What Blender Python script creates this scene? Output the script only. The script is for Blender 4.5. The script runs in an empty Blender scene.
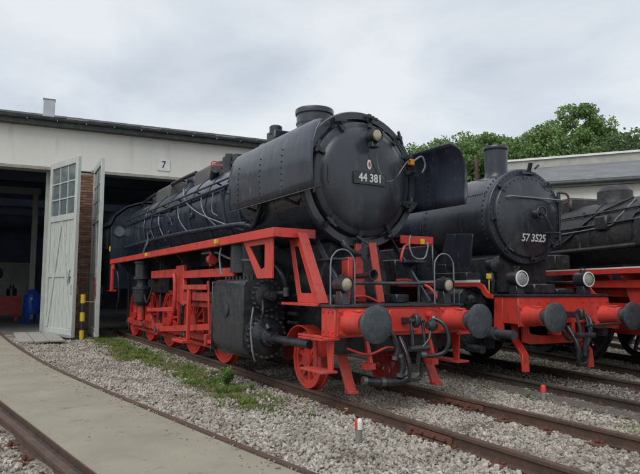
import bpy, math, random
import numpy as np
from mathutils import Vector, Matrix, noise as mnoise

random.seed(7); rng = np.random.default_rng(11)
R = math.radians
scene = bpy.context.scene
COL = scene.collection

# ------------------------------------------------------------------ camera
cam_d = bpy.data.cameras.new('camera'); cam = bpy.data.objects.new('camera', cam_d); COL.objects.link(cam)
CAM = Vector((6.403, -5.121, 1.491))
th, pt, rl = R(30.65), R(5.03), R(0.22)
fw = Vector((-math.cos(th), math.sin(th), 0)); rt = Vector((math.sin(th), math.cos(th), 0)); up = Vector((0, 0, 1))
fw2 = fw*math.cos(pt) + up*math.sin(pt); up2 = up*math.cos(pt) - fw*math.sin(pt)
r3 = rt*math.cos(rl) + up2*math.sin(rl); u3 = up2*math.cos(rl) - rt*math.sin(rl)
M = Matrix((r3, u3, -fw2)).transposed().to_4x4(); M.translation = CAM
cam.matrix_world = M
cam_d.sensor_width = 36; cam_d.lens = 36*581/640; cam_d.clip_end = 3000; cam_d.clip_start = 0.05
scene.camera = cam

# ------------------------------------------------------------------ overcast sky and soft sun
SUN_EL, SUN_AZ = R(52), R(-62)      # azimuth measured from +X towards +Y
w = bpy.data.worlds.new('World'); scene.world = w; w.use_nodes = True
nt = w.node_tree; nt.nodes.clear()
def N(t, tree=None, **kw):
    n = (tree or nt).nodes.new(t)
    for k, v in kw.items(): setattr(n, k, v)
    return n
def L(a, b, tree=None): (tree or nt).links.new(a, b)
out = N('ShaderNodeOutputWorld'); mixs = N('ShaderNodeMixShader')
sky = N('ShaderNodeTexSky', sky_type='NISHITA'); sky.sun_disc = False
sky.sun_elevation = SUN_EL; sky.sun_rotation = math.pi/2 - SUN_AZ
b1 = N('ShaderNodeBackground'); b1.inputs[1].default_value = 0.09
L(sky.outputs[0], b1.inputs[0])
tc = N('ShaderNodeTexCoord'); sep = N('ShaderNodeSeparateXYZ'); L(tc.outputs['Generated'], sep.inputs[0])
zc = N('ShaderNodeMath', operation='MAXIMUM'); L(sep.outputs[2], zc.inputs[0]); zc.inputs[1].default_value = 0.0
za = N('ShaderNodeMath', operation='ADD'); L(zc.outputs[0], za.inputs[0]); za.inputs[1].default_value = 0.22
dx = N('ShaderNodeMath', operation='DIVIDE'); L(sep.outputs[0], dx.inputs[0]); L(za.outputs[0], dx.inputs[1])
dy = N('ShaderNodeMath', operation='DIVIDE'); L(sep.outputs[1], dy.inputs[0]); L(za.outputs[0], dy.inputs[1])
cmb = N('ShaderNodeCombineXYZ'); L(dx.outputs[0], cmb.inputs[0]); L(dy.outputs[0], cmb.inputs[1])
n1 = N('ShaderNodeTexNoise'); n1.inputs['Scale'].default_value = 1.7; n1.inputs['Detail'].default_value = 5; n1.inputs['Roughness'].default_value = .5; n1.inputs['Distortion'].default_value = .25
L(cmb.outputs[0], n1.inputs['Vector'])
cr = N('ShaderNodeValToRGB'); e = cr.color_ramp
e.elements[0].position = .33; e.elements[0].color = (.44, .485, .54, 1)
e.elements[1].position = .62; e.elements[1].color = (.635, .66, .68, 1)
m = e.elements.new(.48); m.color = (.535, .575, .62, 1)
L(n1.outputs[0], cr.inputs[0])
b2 = N('ShaderNodeBackground'); b2.inputs[1].default_value = 1.0; L(cr.outputs[0], b2.inputs[0])
mixs.inputs[0].default_value = .9; L(b1.outputs[0], mixs.inputs[1]); L(b2.outputs[0], mixs.inputs[2]); L(mixs.outputs[0], out.inputs[0])
sd = bpy.data.lights.new('sun', 'SUN'); sd.energy = 1.5; sd.angle = R(45); sd.color = (1, .97, .93)
so = bpy.data.objects.new('sun', sd); COL.objects.link(so)
sdir = Vector((math.cos(SUN_EL)*math.cos(SUN_AZ), math.cos(SUN_EL)*math.sin(SUN_AZ), math.sin(SUN_EL)))
so.rotation_euler = sdir.to_track_quat('Z', 'Y').to_euler(); so.location = (0, -10, 30)
vs = scene.view_settings; vs.view_transform = 'Standard'; vs.look = 'None'; vs.exposure = 0.45; vs.gamma = 1.0; vs.use_curve_mapping = False
scene.render.engine = 'CYCLES'
scene.cycles.max_bounces = 8

# ------------------------------------------------------------------ materials
MATS = {}
def pmat(name, a, b=None, scale=6, c=None, camt=(.58, .72), cscale=14, rough=.5, rvar=.12, bump=0, bscale=60, metal=0, stretch=(1, 1, 1), island=0, detail=6, spec=.5, coat=0, lo=.35, hi=.65, d=None, dscale=40, damt=(.62, .70)):
    m_ = bpy.data.materials.new(name); m_.use_nodes = True; t = m_.node_tree; t.nodes.clear()
    o = N('ShaderNodeOutputMaterial', t); p = N('ShaderNodeBsdfPrincipled', t); L(p.outputs[0], o.inputs[0], t)
    co = N('ShaderNodeTexCoord', t); mp = N('ShaderNodeMapping', t); mp.inputs['Scale'].default_value = stretch
    L(co.outputs['Object'], mp.inputs[0], t)
    if b is None: b = tuple(x*.8 for x in a)
    n_ = N('ShaderNodeTexNoise', t); n_.inputs['Scale'].default_value = scale; n_.inputs['Detail'].default_value = detail; n_.inputs['Roughness'].default_value = .6
    L(mp.outputs[0], n_.inputs['Vector'], t)
    mr = N('ShaderNodeMapRange', t); mr.inputs[1].default_value = lo; mr.inputs[2].default_value = hi; L(n_.outputs[0], mr.inputs[0], t)
    mx = N('ShaderNodeMix', t, data_type='RGBA'); mx.inputs['A'].default_value = (*a, 1); mx.inputs['B'].default_value = (*b, 1); L(mr.outputs[0], mx.inputs['Factor'], t)
    col = mx.outputs['Result']
    if c is not None:
        n2 = N('ShaderNodeTexNoise', t); n2.inputs['Scale'].default_value = cscale; n2.inputs['Detail'].default_value = 5; n2.inputs['Roughness'].default_value = .65
        L(mp.outputs[0], n2.inputs['Vector'], t)
        m2 = N('ShaderNodeMapRange', t); m2.inputs[1].default_value = camt[0]; m2.inputs[2].default_value = camt[1]; L(n2.outputs[0], m2.inputs[0], t)
        x2 = N('ShaderNodeMix', t, data_type='RGBA'); L(col, x2.inputs['A'], t); x2.inputs['B'].default_value = (*c, 1); L(m2.outputs[0], x2.inputs['Factor'], t)
        col = x2.outputs['Result']
    if d is not None:
        n5 = N('ShaderNodeTexNoise', t); n5.inputs['Scale'].default_value = dscale; n5.inputs['Detail'].default_value = 3; L(mp.outputs[0], n5.inputs['Vector'], t)
        m5 = N('ShaderNodeMapRange', t); m5.inputs[1].default_value = damt[0]; m5.inputs[2].default_value = damt[1]; L(n5.outputs[0], m5.inputs[0], t)
        x5 = N('ShaderNodeMix', t, data_type='RGBA'); L(col, x5.inputs['A'], t); x5.inputs['B'].default_value = (*d, 1); L(m5.outputs[0], x5.inputs['Factor'], t)
        col = x5.outputs['Result']
    if island:
        g_ = N('ShaderNodeNewGeometry', t); m3 = N('ShaderNodeMapRange', t); m3.inputs[3].default_value = 1-island; m3.inputs[4].default_value = 1+island
        L(g_.outputs['Random Per Island'], m3.inputs[0], t)
        hs = N('ShaderNodeHueSaturation', t); L(col, hs.inputs['Color'], t); L(m3.outputs[0], hs.inputs['Value'], t); col = hs.outputs[0]
    L(col, p.inputs['Base Color'], t)
    m4 = N('ShaderNodeMapRange', t); m4.inputs[3].default_value = max(.05, rough-rvar); m4.inputs[4].default_value = min(1, rough+rvar); L(n_.outputs[0], m4.inputs[0], t); L(m4.outputs[0], p.inputs['Roughness'], t)
    p.inputs['Metallic'].default_value = metal; p.inputs['Specular IOR Level'].default_value = spec; p.inputs['Coat Weight'].default_value = coat
    if bump:
        n3 = N('ShaderNodeTexNoise', t); n3.inputs['Scale'].default_value = bscale; n3.inputs['Detail'].default_value = 5; L(mp.outputs[0], n3.inputs['Vector'], t)
        bp = N('ShaderNodeBump', t); bp.inputs['Strength'].default_value = bump; bp.inputs['Distance'].default_value = .02; L(n3.outputs[0], bp.inputs['Height'], t); L(bp.outputs[0], p.inputs['Normal'], t)
    MATS[name] = m_; return m_
pmat('boiler_black', (.012, .016, .030), (.026, .033, .054), 2.2, c=(.075, .077, .082), camt=(.60, .82), cscale=5, rough=.27, rvar=.16, coat=.2, bump=.22, bscale=6, stretch=(1, 1, .45), d=(.10, .10, .10), dscale=18, damt=(.66, .80))
pmat('smokebox_black', (.020, .023, .030), (.040, .045, .055), 1.8, c=(.095, .097, .10), camt=(.54, .80), cscale=2.6, rough=.32, rvar=.2, coat=.15, bump=.22, bscale=5, stretch=(1, 1, .45), d=(.095, .065, .05), dscale=9, damt=(.64, .84))
pmat('deflector_black', (.016, .020, .034), (.034, .040, .056), 2.5, c=(.12, .13, .145), camt=(.60, .76), cscale=7, rough=.30, rvar=.18, bump=.55, bscale=5, coat=.1, stretch=(1, 1, .3))
pmat('gear_black', (.015, .017, .022), (.034, .036, .042), 7, c=(.085, .078, .07), camt=(.60, .82), cscale=9, rough=.30, bump=.15, bscale=40, d=(.065, .06, .057), dscale=12, damt=(.55, .9))
pmat('buffer_steel', (.075, .085, .095), (.045, .052, .060), 5, c=(.15, .16, .165), camt=(.55, .75), cscale=16, rough=.45, bump=.12, bscale=50, metal=.25)
pmat('red_paint', (.60, .034, .022), (.52, .060, .046), 2.2, c=(.17, .042, .034), camt=(.50, .82), cscale=4, rough=.42, rvar=.2, bump=.12, bscale=30, stretch=(1, 1, .4), d=(.10, .05, .04), dscale=11, damt=(.62, .84))
pmat('bolt_grey', (.12, .12, .12), (.07, .07, .07), 12, rough=.35, metal=.3)
pmat('red_wheel', (.60, .036, .025), (.48, .038, .028), 3, c=(.12, .036, .03), camt=(.58, .80), cscale=5, rough=.45, bump=.12, bscale=45)
pmat('red_faded', (.50, .060, .045), (.42, .05, .04), 4, c=(.20, .045, .035), camt=(.56, .76), cscale=10, rough=.55, bump=.12, bscale=50, d=(.30, .10, .08), dscale=9, damt=(.50, .8))
pmat('red_gear', (.54, .034, .024), (.40, .036, .028), 3, c=(.06, .032, .030), camt=(.50, .72), cscale=5, rough=.48, bump=.15, bscale=45, d=(.12, .05, .04), dscale=9, damt=(.50, .78))
pmat('pipe_grey', (.20, .215, .23), (.15, .16, .17), 9, rough=.4, bump=.05)
pmat('pipe_pale', (.24, .25, .265), (.16, .165, .175), 9, rough=.45)
pmat('rod_steel', (.17, .18, .19), (.10, .105, .11), 6, rough=.3, metal=.5)
pmat('white_paint', (.72, .72, .70), (.64, .64, .61), 8, rough=.5)
pmat('letter_white', (.74, .74, .72), (.60, .60, .58), 30, rough=.5)
pmat('lamp_glass', (.22, .24, .23), (.40, .41, .38), 9, rough=.1, rvar=.05, coat=.6)
pmat('lamp_lens', (.46, .41, .28), (.26, .24, .18), 9, rough=.12, rvar=.04, coat=.6)
pmat('yellow_paint', (.70, .48, .03), (.6, .4, .04), 10, rough=.5)
pmat('orange_plastic', (.75, .27, .02), rough=.45)
pmat('rail_rust', (.105, .058, .040), (.065, .042, .034), 5, c=(.15, .085, .055), camt=(.55, .75), cscale=18, rough=.7, bump=.3, bscale=60)
pmat('rail_dark', (.075, .055, .045), (.04, .035, .03), 5, c=(.12, .085, .065), camt=(.55, .75), cscale=18, rough=.7, bump=.3, bscale=60)
pmat('bolt_rust', (.16, .06, .038), (.09, .045, .035), 20, rough=.75, bump=.3, bscale=90)
pmat('sleeper_wood', (.13, .11, .09), (.075, .065, .055), 8, c=(.20, .185, .165), camt=(.55, .75), cscale=10, rough=.85, bump=.5, bscale=25, stretch=(6, 1, 6))
pmat('stone', (.42, .395, .345), (.31, .285, .245), 14, c=(.17, .13, .092), camt=(.54, .70), cscale=9, rough=.85, bump=.35, bscale=70, island=.34, spec=.25, d=(.17, .145, .115), dscale=1.3, damt=(.46, .78))
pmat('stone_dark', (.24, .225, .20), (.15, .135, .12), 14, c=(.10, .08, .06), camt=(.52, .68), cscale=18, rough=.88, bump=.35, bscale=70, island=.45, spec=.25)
pmat('slab', (.315, .292, .228), (.25, .23, .18), 1.1, c=(.135, .122, .098), camt=(.60, .76), cscale=3.6, rough=.82, bump=.35, bscale=140, detail=9, spec=.25, d=(.33, .305, .255), dscale=70, damt=(.60, .75))
pmat('slab_stain', (.10, .09, .08), (.16, .145, .125), 9, rough=.85, bump=.2)
pmat('plaster', (.74, .725, .67), (.68, .665, .615), .8, c=(.54, .53, .49), camt=(.62, .85), cscale=1.7, rough=.85, bump=.12, bscale=40, spec=.2, d=(.47, .455, .41), dscale=2.2, damt=(.60, .98), stretch=(1.3, 1.3, .3))
pmat('plaster_dirty', (.50, .49, .46), (.40, .40, .385), .9, c=(.28, .27, .25), camt=(.55, .8), cscale=2, rough=.88, bump=.15, bscale=40, spec=.2)
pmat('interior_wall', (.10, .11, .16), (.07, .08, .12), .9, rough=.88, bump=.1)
pmat('brick', (.34, .175, .11), (.23, .12, .085), 5, c=(.33, .22, .16), camt=(.52, .66), cscale=9, rough=.85, bump=.4, bscale=60, island=.35, spec=.25)
pmat('mortar', (.36, .34, .30), rough=.9, bump=.3)
pmat('door_paint', (.50, .525, .495), (.42, .445, .42), 3, c=(.26, .27, .25), camt=(.56, .76), cscale=6, rough=.6, bump=.25, bscale=30, stretch=(3, 3, .5))
pmat('glass_old', (.10, .13, .14), (.16, .19, .19), 3, rough=.12, rvar=.08, spec=.8)
pmat('roof_felt', (.17, .175, .18), (.125, .13, .14), .6, c=(.22, .22, .215), camt=(.55, .75), cscale=1.5, rough=.85, bump=.3, bscale=20)
pmat('roof_edge', (.045, .055, .060), (.075, .08, .075), 3, c=(.14, .14, .12), camt=(.55, .72), cscale=4, rough=.7, bump=.2)
pmat('roof_beige', (.40, .385, .34), (.30, .30, .275), 1.5, rough=.85, bump=.2)
pmat('zinc', (.46, .48, .50), (.40, .42, .45), 2, rough=.45, metal=.3)
pmat('blue_paint', (.015, .075, .42), (.012, .055, .32), 6, rough=.4)
pmat('bark', (.10, .08, .06), (.06, .05, .04), 4, rough=.9, bump=.6, bscale=12)
pmat('leaf', (.20, .30, .10), (.12, .205, .07), .25, rough=.55, island=.5, spec=.3, lo=.3, hi=.7)
pmat('leaf_dark', (.070, .12, .045), (.05, .09, .035), .25, rough=.55, island=.35, spec=.3)
pmat('grass', (.17, .25, .06), (.29, .29, .11), 1.2, c=(.09, .19, .04), camt=(.5, .65), cscale=2.5, rough=.6, island=.35, spec=.25)
pmat('weed', (.12, .27, .05), (.17, .32, .07), 8, rough=.5, island=.3, spec=.3)
pmat('dry_leaf', (.42, .25, .06), (.34, .2, .05), 9, rough=.7, island=.3)
pmat('bollard_black', (.025, .025, .027), rough=.5)
pmat('marker_red', (.62, .045, .035), (.5, .05, .04), 20, rough=.5)
pmat('marker_body', (.22, .21, .18), (.17, .165, .14), 12, rough=.85, bump=.2)
pmat('concrete', (.34, .325, .29), (.26, .25, .225), 2.5, c=(.17, .16, .14), camt=(.58, .78), cscale=5, rough=.85, bump=.3, bscale=50)
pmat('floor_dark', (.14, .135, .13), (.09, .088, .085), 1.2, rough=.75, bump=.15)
pmat('steel_frame', (.30, .31, .32), (.24, .25, .26), 4, rough=.55)
t_ = MATS['slab'].node_tree; bp_ = [n for n in t_.nodes if n.type == 'BUMP'][0]; co_ = [n for n in t_.nodes if n.type == 'TEX_COORD'][0]; hn = bp_.inputs['Height'].links[0].from_socket
wv = [N('ShaderNodeTexWave', t_, bands_direction=d) for d in ('X', 'Y')]; ml = N('ShaderNodeMath', t_, operation='MULTIPLY'); ad = N('ShaderNodeMath', t_, operation='MULTIPLY_ADD'); ad.inputs[1].default_value = .14
for k_, w_ in enumerate(wv): w_.inputs['Scale'].default_value = 11; w_.inputs['Distortion'].default_value = .6; L(co_.outputs['Object'], w_.inputs['Vector'], t_); L(w_.outputs[1], ml.inputs[k_], t_)
L(ml.outputs[0], ad.inputs[0], t_); L(hn, ad.inputs[2], t_); L(ad.outputs[0], bp_.inputs['Height'], t_)
cg = bpy.data.materials.new('clear_glass'); cg.use_nodes = True; t_ = cg.node_tree; t_.nodes.clear(); MATS['clear_glass'] = cg
o_ = N('ShaderNodeOutputMaterial', t_); mm = N('ShaderNodeMixShader', t_); mm.inputs[0].default_value = .12; gl_ = N('ShaderNodeBsdfGlossy', t_); gl_.inputs['Roughness'].default_value = .05
tr = N('ShaderNodeBsdfTransparent', t_); tr.inputs[0].default_value = (.85, .9, .92, 1); L(tr.outputs[0], mm.inputs[1], t_); L(gl_.outputs[0], mm.inputs[2], t_); L(mm.outputs[0], o_.inputs[0], t_)
for mn in ('leaf', 'leaf_dark', 'grass', 'weed'):
    p_ = [n for n in MATS[mn].node_tree.nodes if n.type == 'BSDF_PRINCIPLED'][0]
    p_.inputs['Transmission Weight'].default_value = 0.0
    t_ = MATS[mn].node_tree; tr = N('ShaderNodeBsdfTranslucent', t_); mm = N('ShaderNodeMixShader', t_); mm.inputs[0].default_value = .3
    o_ = [n for n in t_.nodes if n.type == 'OUTPUT_MATERIAL'][0]; src = p_.inputs['Base Color'].links[0].from_socket
    L(src, tr.inputs[0], t_); L(p_.outputs[0], mm.inputs[1], t_); L(tr.outputs[0], mm.inputs[2], t_); L(mm.outputs[0], o_.inputs[0], t_)

# ------------------------------------------------------------------ mesh helpers
def V(*a): return Vector(a)
class MB:
    def __init__(s): s.v = []; s.f = []
    def add(s, vs_, fs_):
        o = len(s.v); s.v += [tuple(x) for x in vs_]; s.f += [tuple(i+o for i in f) for f in fs_]; return s
    def box(s, x0, x1, y0, y1, z0, z1):
        vv = [(x, y, z) for z in (z0, z1) for y in (y0, y1) for x in (x0, x1)]
        return s.add(vv, [(0, 2, 3, 1), (4, 5, 7, 6), (0, 1, 5, 4), (2, 6, 7, 3), (0, 4, 6, 2), (1, 3, 7, 5)])
    def bar(s, a, b, wd, h, upv=(0, 0, 1)):
        a = Vector(a); b = Vector(b); d = (b-a).normalized(); sd_ = d.cross(Vector(upv))
        if sd_.length < 1e-4: sd_ = d.cross(Vector((0, 1, 0)))
        sd_.normalize(); u_ = sd_.cross(d).normalized(); vv = []
        for p in (a, b):
            for i, j in ((-1, -1), (1, -1), (1, 1), (-1, 1)): vv.append(p+sd_*wd/2*i+u_*h/2*j)
        return s.add(vv, [(3, 2, 1, 0), (4, 5, 6, 7), (0, 1, 5, 4), (1, 2, 6, 5), (2, 3, 7, 6), (3, 0, 4, 7)])
    def prism(s, poly, ax, a, b):
        # poly 2D in the two other axes (order x,y,z minus ax); extruded a..b along ax
        def P(q, t):
            if ax == 'x': return (t, q[0], q[1])
            if ax == 'y': return (q[0], t, q[1])
            return (q[0], q[1], t)
        n = len(poly); vv = [P(q, a) for q in poly]+[P(q, b) for q in poly]
        fs_ = [tuple(range(n)), tuple(range(2*n-1, n-1, -1))]+[(i, i+n, (i+1) % n+n, (i+1) % n) for i in range(n)]
        return s.add(vv, fs_)
    def lathe(s, prof, o=(0, 0, 0), ax=(1, 0, 0), n=32, a0=0, a1=2*math.pi, start=None):
        ax = Vector(ax).normalized(); o = Vector(o)
        u_ = Vector(start) if start else (Vector((0, 0, 1)) if abs(ax.z) < .9 else Vector((1, 0, 0)))
        u_ = (u_-ax*u_.dot(ax)).normalized(); w_ = ax.cross(u_); full = abs(a1-a0-2*math.pi) < 1e-6
        k = n if full else n+1; vv = []; rows = []
        for t, r in prof:
            if r < 1e-6: rows.append([len(vv)]*k); vv.append(o+ax*t); continue
            row = []
            for i in range(k):
                a = a0+(a1-a0)*i/n; row.append(len(vv)); vv.append(o+ax*t+u_*r*math.cos(a)+w_*r*math.sin(a))
            rows.append(row)
        fs_ = []
        for r0, r1 in zip(rows, rows[1:]):
            for i in range(n):
                j = (i+1) % k
                q = [r0[i], r0[j], r1[j], r1[i]]; q2 = []
                for z in q:
                    if z not in q2: q2.append(z)
                if len(q2) > 2: fs_.append(tuple(q2))
        return s.add(vv, fs_)
    def cyl(s, a, b, r, n=16, r2=None, cap=True):
        a = Vector(a); b = Vector(b); d = b-a; l = d.length; r2 = r if r2 is None else r2
        pr = [(0, r), (l, r2)]
        if cap: pr = [(0, 0)]+pr+[(l, 0)]
        return s.lathe(pr, a, d, n)
    def tube(s, pts, r, n=8, sm=0, closed=False):
        pts = [Vector(p) for p in pts]
        if sm:
            if isinstance(r, (list, tuple)): r = list(np.interp(np.linspace(0, len(pts)-1, (len(pts)-1)*sm+1), range(len(pts)), r))
            pts = spline(pts, sm)
        k = len(pts); vv = []; fs_ = []; prev = None
        for i, p in enumerate(pts):
            t = (pts[min(i+1, k-1)]-pts[max(i-1, 0)]).normalized()
            if prev is None:
                u_ = t.orthogonal().normalized()
            else:
                u_ = prev-t*prev.dot(t); u_ = u_.normalized() if u_.length > 1e-5 else t.orthogonal().normalized()
            prev = u_; w_ = t.cross(u_); rr = r[i] if isinstance(r, (list, tuple)) else r
            for j in range(n):
                a = 2*math.pi*j/n; vv.append(p+u_*rr*math.cos(a)+w_*rr*math.sin(a))
        for i in range(k-1):
            for j in range(n): fs_.append((i*n+j, i*n+(j+1) % n, (i+1)*n+(j+1) % n, (i+1)*n+j))
        fs_ += [tuple(range(n-1, -1, -1)), tuple(range((k-1)*n, k*n))]
        return s.add(vv, fs_)
    def sweep(s, prof, pts):
        # prof: (lateral, z) closed polygon; pts: xy polyline
        k = len(pts); n = len(prof); vv = []; fs_ = []
        for i, p in enumerate(pts):
            a = Vector(pts[max(i-1, 0)]); b = Vector(pts[min(i+1, k-1)]); t = (b-a).to_2d().normalized(); nn = Vector((-t.y, t.x))
            for y, z in prof: vv.append((p[0]+nn.x*y, p[1]+nn.y*y, z))
        for i in range(k-1):
            for j in range(n): fs_.append((i*n+j, (i+1)*n+j, (i+1)*n+(j+1) % n, i*n+(j+1) % n))
        fs_ += [tuple(range(n)), tuple(range(k*n-1, (k-1)*n-1, -1))]
        return s.add(vv, fs_)
    def bolts(s, o, ax, r, n, br=.016, h=.02, a0=0, sides=6, a1=2*math.pi):
        ax = Vector(ax).normalized(); o = Vector(o); u_ = Vector((0, 0, 1)) if abs(ax.z) < .9 else Vector((1, 0, 0)); w_ = ax.cross(u_)
        for i in range(n):
            a = a0+(a1)*i/n; p = o+u_*r*math.cos(a)+w_*r*math.sin(a); s.cyl(p-ax*.003, p+ax*h, br, sides)
        return s
    def build(s, name, mat, parent=None, bevel=0, loc=None, ang=38, flat=False):
        me = bpy.data.meshes.new(name); me.from_pydata(s.v, [], s.f); me.validate(); me.update()
        import bmesh
        bm = bmesh.new(); bm.from_mesh(me); bmesh.ops.recalc_face_normals(bm, faces=bm.faces)
        if bevel:
            ed = [e_ for e_ in bm.edges if len(e_.link_faces) == 2 and e_.calc_face_angle(0) > R(32)]
            bmesh.ops.bevel(bm, geom=ed, offset=bevel, segments=1, affect='EDGES', clamp_overlap=True)
        bm.to_mesh(me); bm.free()
        if not flat:
            me.shade_smooth(); me.set_sharp_from_angle(angle=R(ang))
        me.materials.append(MATS[mat]); ob = bpy.data.objects.new(name, me); COL.objects.link(ob)
        if parent: ob.parent = parent
        if loc: ob.location = loc
        return ob
def spline(pts, m):
    res = []; k = len(pts)
    for i in range(k-1):
        p0, p1, p2, p3 = pts[max(i-1, 0)], pts[i], pts[i+1], pts[min(i+2, k-1)]
        for j in range(m):
            t = j/m; res.append(.5*((2*p1)+(p2-p0)*t+(2*p0-5*p1+4*p2-p3)*t*t+(3*p1-p0-3*p2+p3)*t**3))
    res.append(pts[-1]); return res
def tag(o, label=None, cat=None, group=None, kind=None):
    if label: o['label'] = label
    if cat: o['category'] = cat
    if group: o['group'] = group
    if kind: o['kind'] = kind
    return o
def empty(name, loc=(0, 0, 0), rz=0):
    o = bpy.data.objects.new(name, None); COL.objects.link(o); o.location = loc; o.rotation_euler = (0, 0, rz); o.empty_display_size = .3; return o
def copy(o, parent, loc=None, rot=None):
    c = o.copy(); COL.objects.link(c); c.parent = parent
    if loc is not None: c.location = loc
    if rot is not None: c.rotation_euler = rot
    for ch in list(o.children):
        d = ch.copy(); COL.objects.link(d); d.parent = c
    return c
def text(body, size, mat, parent, loc, rot, sx=.82, depth=.003, name='lettering', bold=.012):
    cu = bpy.data.curves.new('t', 'FONT'); cu.body = body; cu.size = size; cu.align_x = 'CENTER'; cu.align_y = 'CENTER'; cu.extrude = depth; cu.offset = bold*size; cu.resolution_u = 3
    to = bpy.data.objects.new('t', cu); COL.objects.link(to); bpy.context.view_layer.update()
    me = bpy.data.meshes.new_from_object(to.evaluated_get(bpy.context.evaluated_depsgraph_get()))
    bpy.data.objects.remove(to); bpy.data.curves.remove(cu)
    me.materials.clear(); me.materials.append(MATS[mat])
    o = bpy.data.objects.new(name, me); COL.objects.link(o); o.parent = parent; o.location = loc; o.rotation_euler = rot; o.scale = (sx, 1, 1); return o
def fast_mesh(name, verts, faces_flat, per, mat, smooth=False):
    me = bpy.data.meshes.new(name); nv = len(verts); nf = len(faces_flat)//per
    me.vertices.add(nv); me.vertices.foreach_set('co', np.asarray(verts, dtype=np.float32).ravel())
    me.loops.add(nf*per); me.loops.foreach_set('vertex_index', np.asarray(faces_flat, dtype=np.int32).ravel())
    me.polygons.add(nf); me.polygons.foreach_set('loop_start', np.arange(0, nf*per, per, dtype=np.int32))
    me.polygons.foreach_set('use_smooth', np.full(nf, smooth)); me.update(calc_edges=True)
    me.materials.append(MATS[mat]); o = bpy.data.objects.new(name, me); COL.objects.link(o); return o

# ------------------------------------------------------------------ layout of the radial tracks
LEFT_R = [(-30, -4.5), (-22, -4.45), (-15.76, -4.33), (-10.65, -4.13), (-6, -3.80), (-2.92, -3.44), (-.72, -3.13), (.75, -2.92), (2.17, -2.70), (4.5, -2.33), (8, -1.77)]
lrp = [Vector((x, y, 0)) for x, y in LEFT_R]; lrp = spline(lrp, 8)
def left_r(x): return float(np.interp(x, [p.x for p in lrp], [p.y for p in lrp]))
A57 = R(-6.0); O57 = Vector((0.0, 3.52, 0.0))
A3 = R(-16.5); O3 = Vector((-.5, 6.7, 0))
def track_pt(o, a, t, off=0): return (o.x+math.cos(a)*t-math.sin(a)*off, o.y+math.sin(a)*t+math.cos(a)*off)
def off_track(x, y, o, a): return -(x-o.x)*math.sin(a)+(y-o.y)*math.cos(a)
def gz(x, y):
    yr = left_r(x); d = y-yr
    z = -.155
    if -2 < d < 1.6: z = -.155+.085*max(0, min(1, (1.6-d)/1.3))
    if d < -1.5: z = -.152
    z += .018*mnoise.noise(V(x*1.3, y*1.3, 0))
    if x < -14.2: z = max(z, z+(-.03-z)*min(1, (-14.2-x)/1.0))
    return z
def moss(x, y):
    c = -1.55+.10*math.sin(x*.9)+.12*mnoise.noise(V(x*.7, 3, 0)); wd = .62+.30*mnoise.noise(V(x*.8, 9, 0))+ (.35 if x < -7 else 0)
    if x > .1 or x < -14: return 0
    v = 1-abs(y-c)/wd; v += .7*mnoise.noise(V(x*2.2, y*2.2, 5)); e_ = min(1, (.1-x)/1.2)
    return max(0, min(1, v*1.2))*e_

# ------------------------------------------------------------------ ground
xs = [-600, -250, -120, -70, -45, -35, -28, -22]+list(np.arange(-18, 9.01, .22))+[12, 18, 30, 60, 150, 600]
ys = [-600, -250, -100, -50, -30, -20, -14, -10]+list(np.arange(-7.5, 10.01, .22))+[13, 18, 26, 40, 70, 150, 600]
vv = [(x, y, gz(x, y)-.01 if -18 < x < 9 else -.16 if x > 0 else -.06) for y in ys for x in xs]
nx = len(xs); ff = [i for j in range(len(ys)-1) for k in range(nx-1) for i in (j*nx+k, j*nx+k+1, (j+1)*nx+k+1, (j+1)*nx+k)]
gm = bpy.data.materials.new('yard_ground'); gm.use_nodes = True; t = gm.node_tree; MATS['yard_ground'] = gm
p = t.nodes['Principled BSDF']; p.inputs['Roughness'].default_value = .92; p.inputs['Specular IOR Level'].default_value = .2
co = N('ShaderNodeTexCoord', t)
vo = N('ShaderNodeTexVoronoi', t); vo.inputs['Scale'].default_value = 30; L(co.outputs['Object'], vo.inputs['Vector'], t)
na = N('ShaderNodeTexNoise', t); na.inputs['Scale'].default_value = 1.6; na.inputs['Detail'].default_value = 9; L(co.outputs['Object'], na.inputs['Vector'], t)
ra = N('ShaderNodeValToRGB', t); ra.color_ramp.elements[0].position = .35; ra.color_ramp.elements[0].color = (.15, .132, .105, 1); ra.color_ramp.elements[1].position = .68; ra.color_ramp.elements[1].color = (.30, .28, .24, 1); L(na.outputs[0], ra.inputs[0], t)
hs = N('ShaderNodeHueSaturation', t); mr = N('ShaderNodeMapRange', t); mr.inputs[3].default_value = .6; mr.inputs[4].default_value = 1.5; sp = N('ShaderNodeSeparateColor', t); L(vo.outputs['Color'], sp.inputs[0], t); L(sp.outputs[0], mr.inputs[0], t); L(mr.outputs[0], hs.inputs['Value'], t); L(ra.outputs[0], hs.inputs['Color'], t)
at = N('ShaderNodeAttribute', t, attribute_name='moss')
nb = N('ShaderNodeTexNoise', t); nb.inputs['Scale'].default_value = 9; nb.inputs['Detail'].default_value = 6; L(co.outputs['Object'], nb.inputs['Vector'], t)
rb = N('ShaderNodeValToRGB', t); rb.color_ramp.elements[0].position = .38; rb.color_ramp.elements[0].color = (.085, .062, .040, 1); rb.color_ramp.elements[1].position = .62; rb.color_ramp.elements[1].color = (.15, .15, .05, 1); L(nb.outputs[0], rb.inputs[0], t)
mg = N('ShaderNodeMix', t, data_type='RGBA'); L(at.outputs['Fac'], mg.inputs['Factor'], t); L(hs.outputs[0], mg.inputs['A'], t); L(rb.outputs[0], mg.inputs['B'], t); L(mg.outputs['Result'], p.inputs['Base Color'], t)
bp = N('ShaderNodeBump', t); bp.inputs['Strength'].default_value = .8; bp.inputs['Distance'].default_value = .03; L(vo.outputs['Distance'], bp.inputs['Height'], t); L(bp.outputs[0], p.inputs['Normal'], t)
ground = fast_mesh('ground', vv, ff, 4, 'yard_ground', True); tag(ground, kind='structure')
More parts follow.
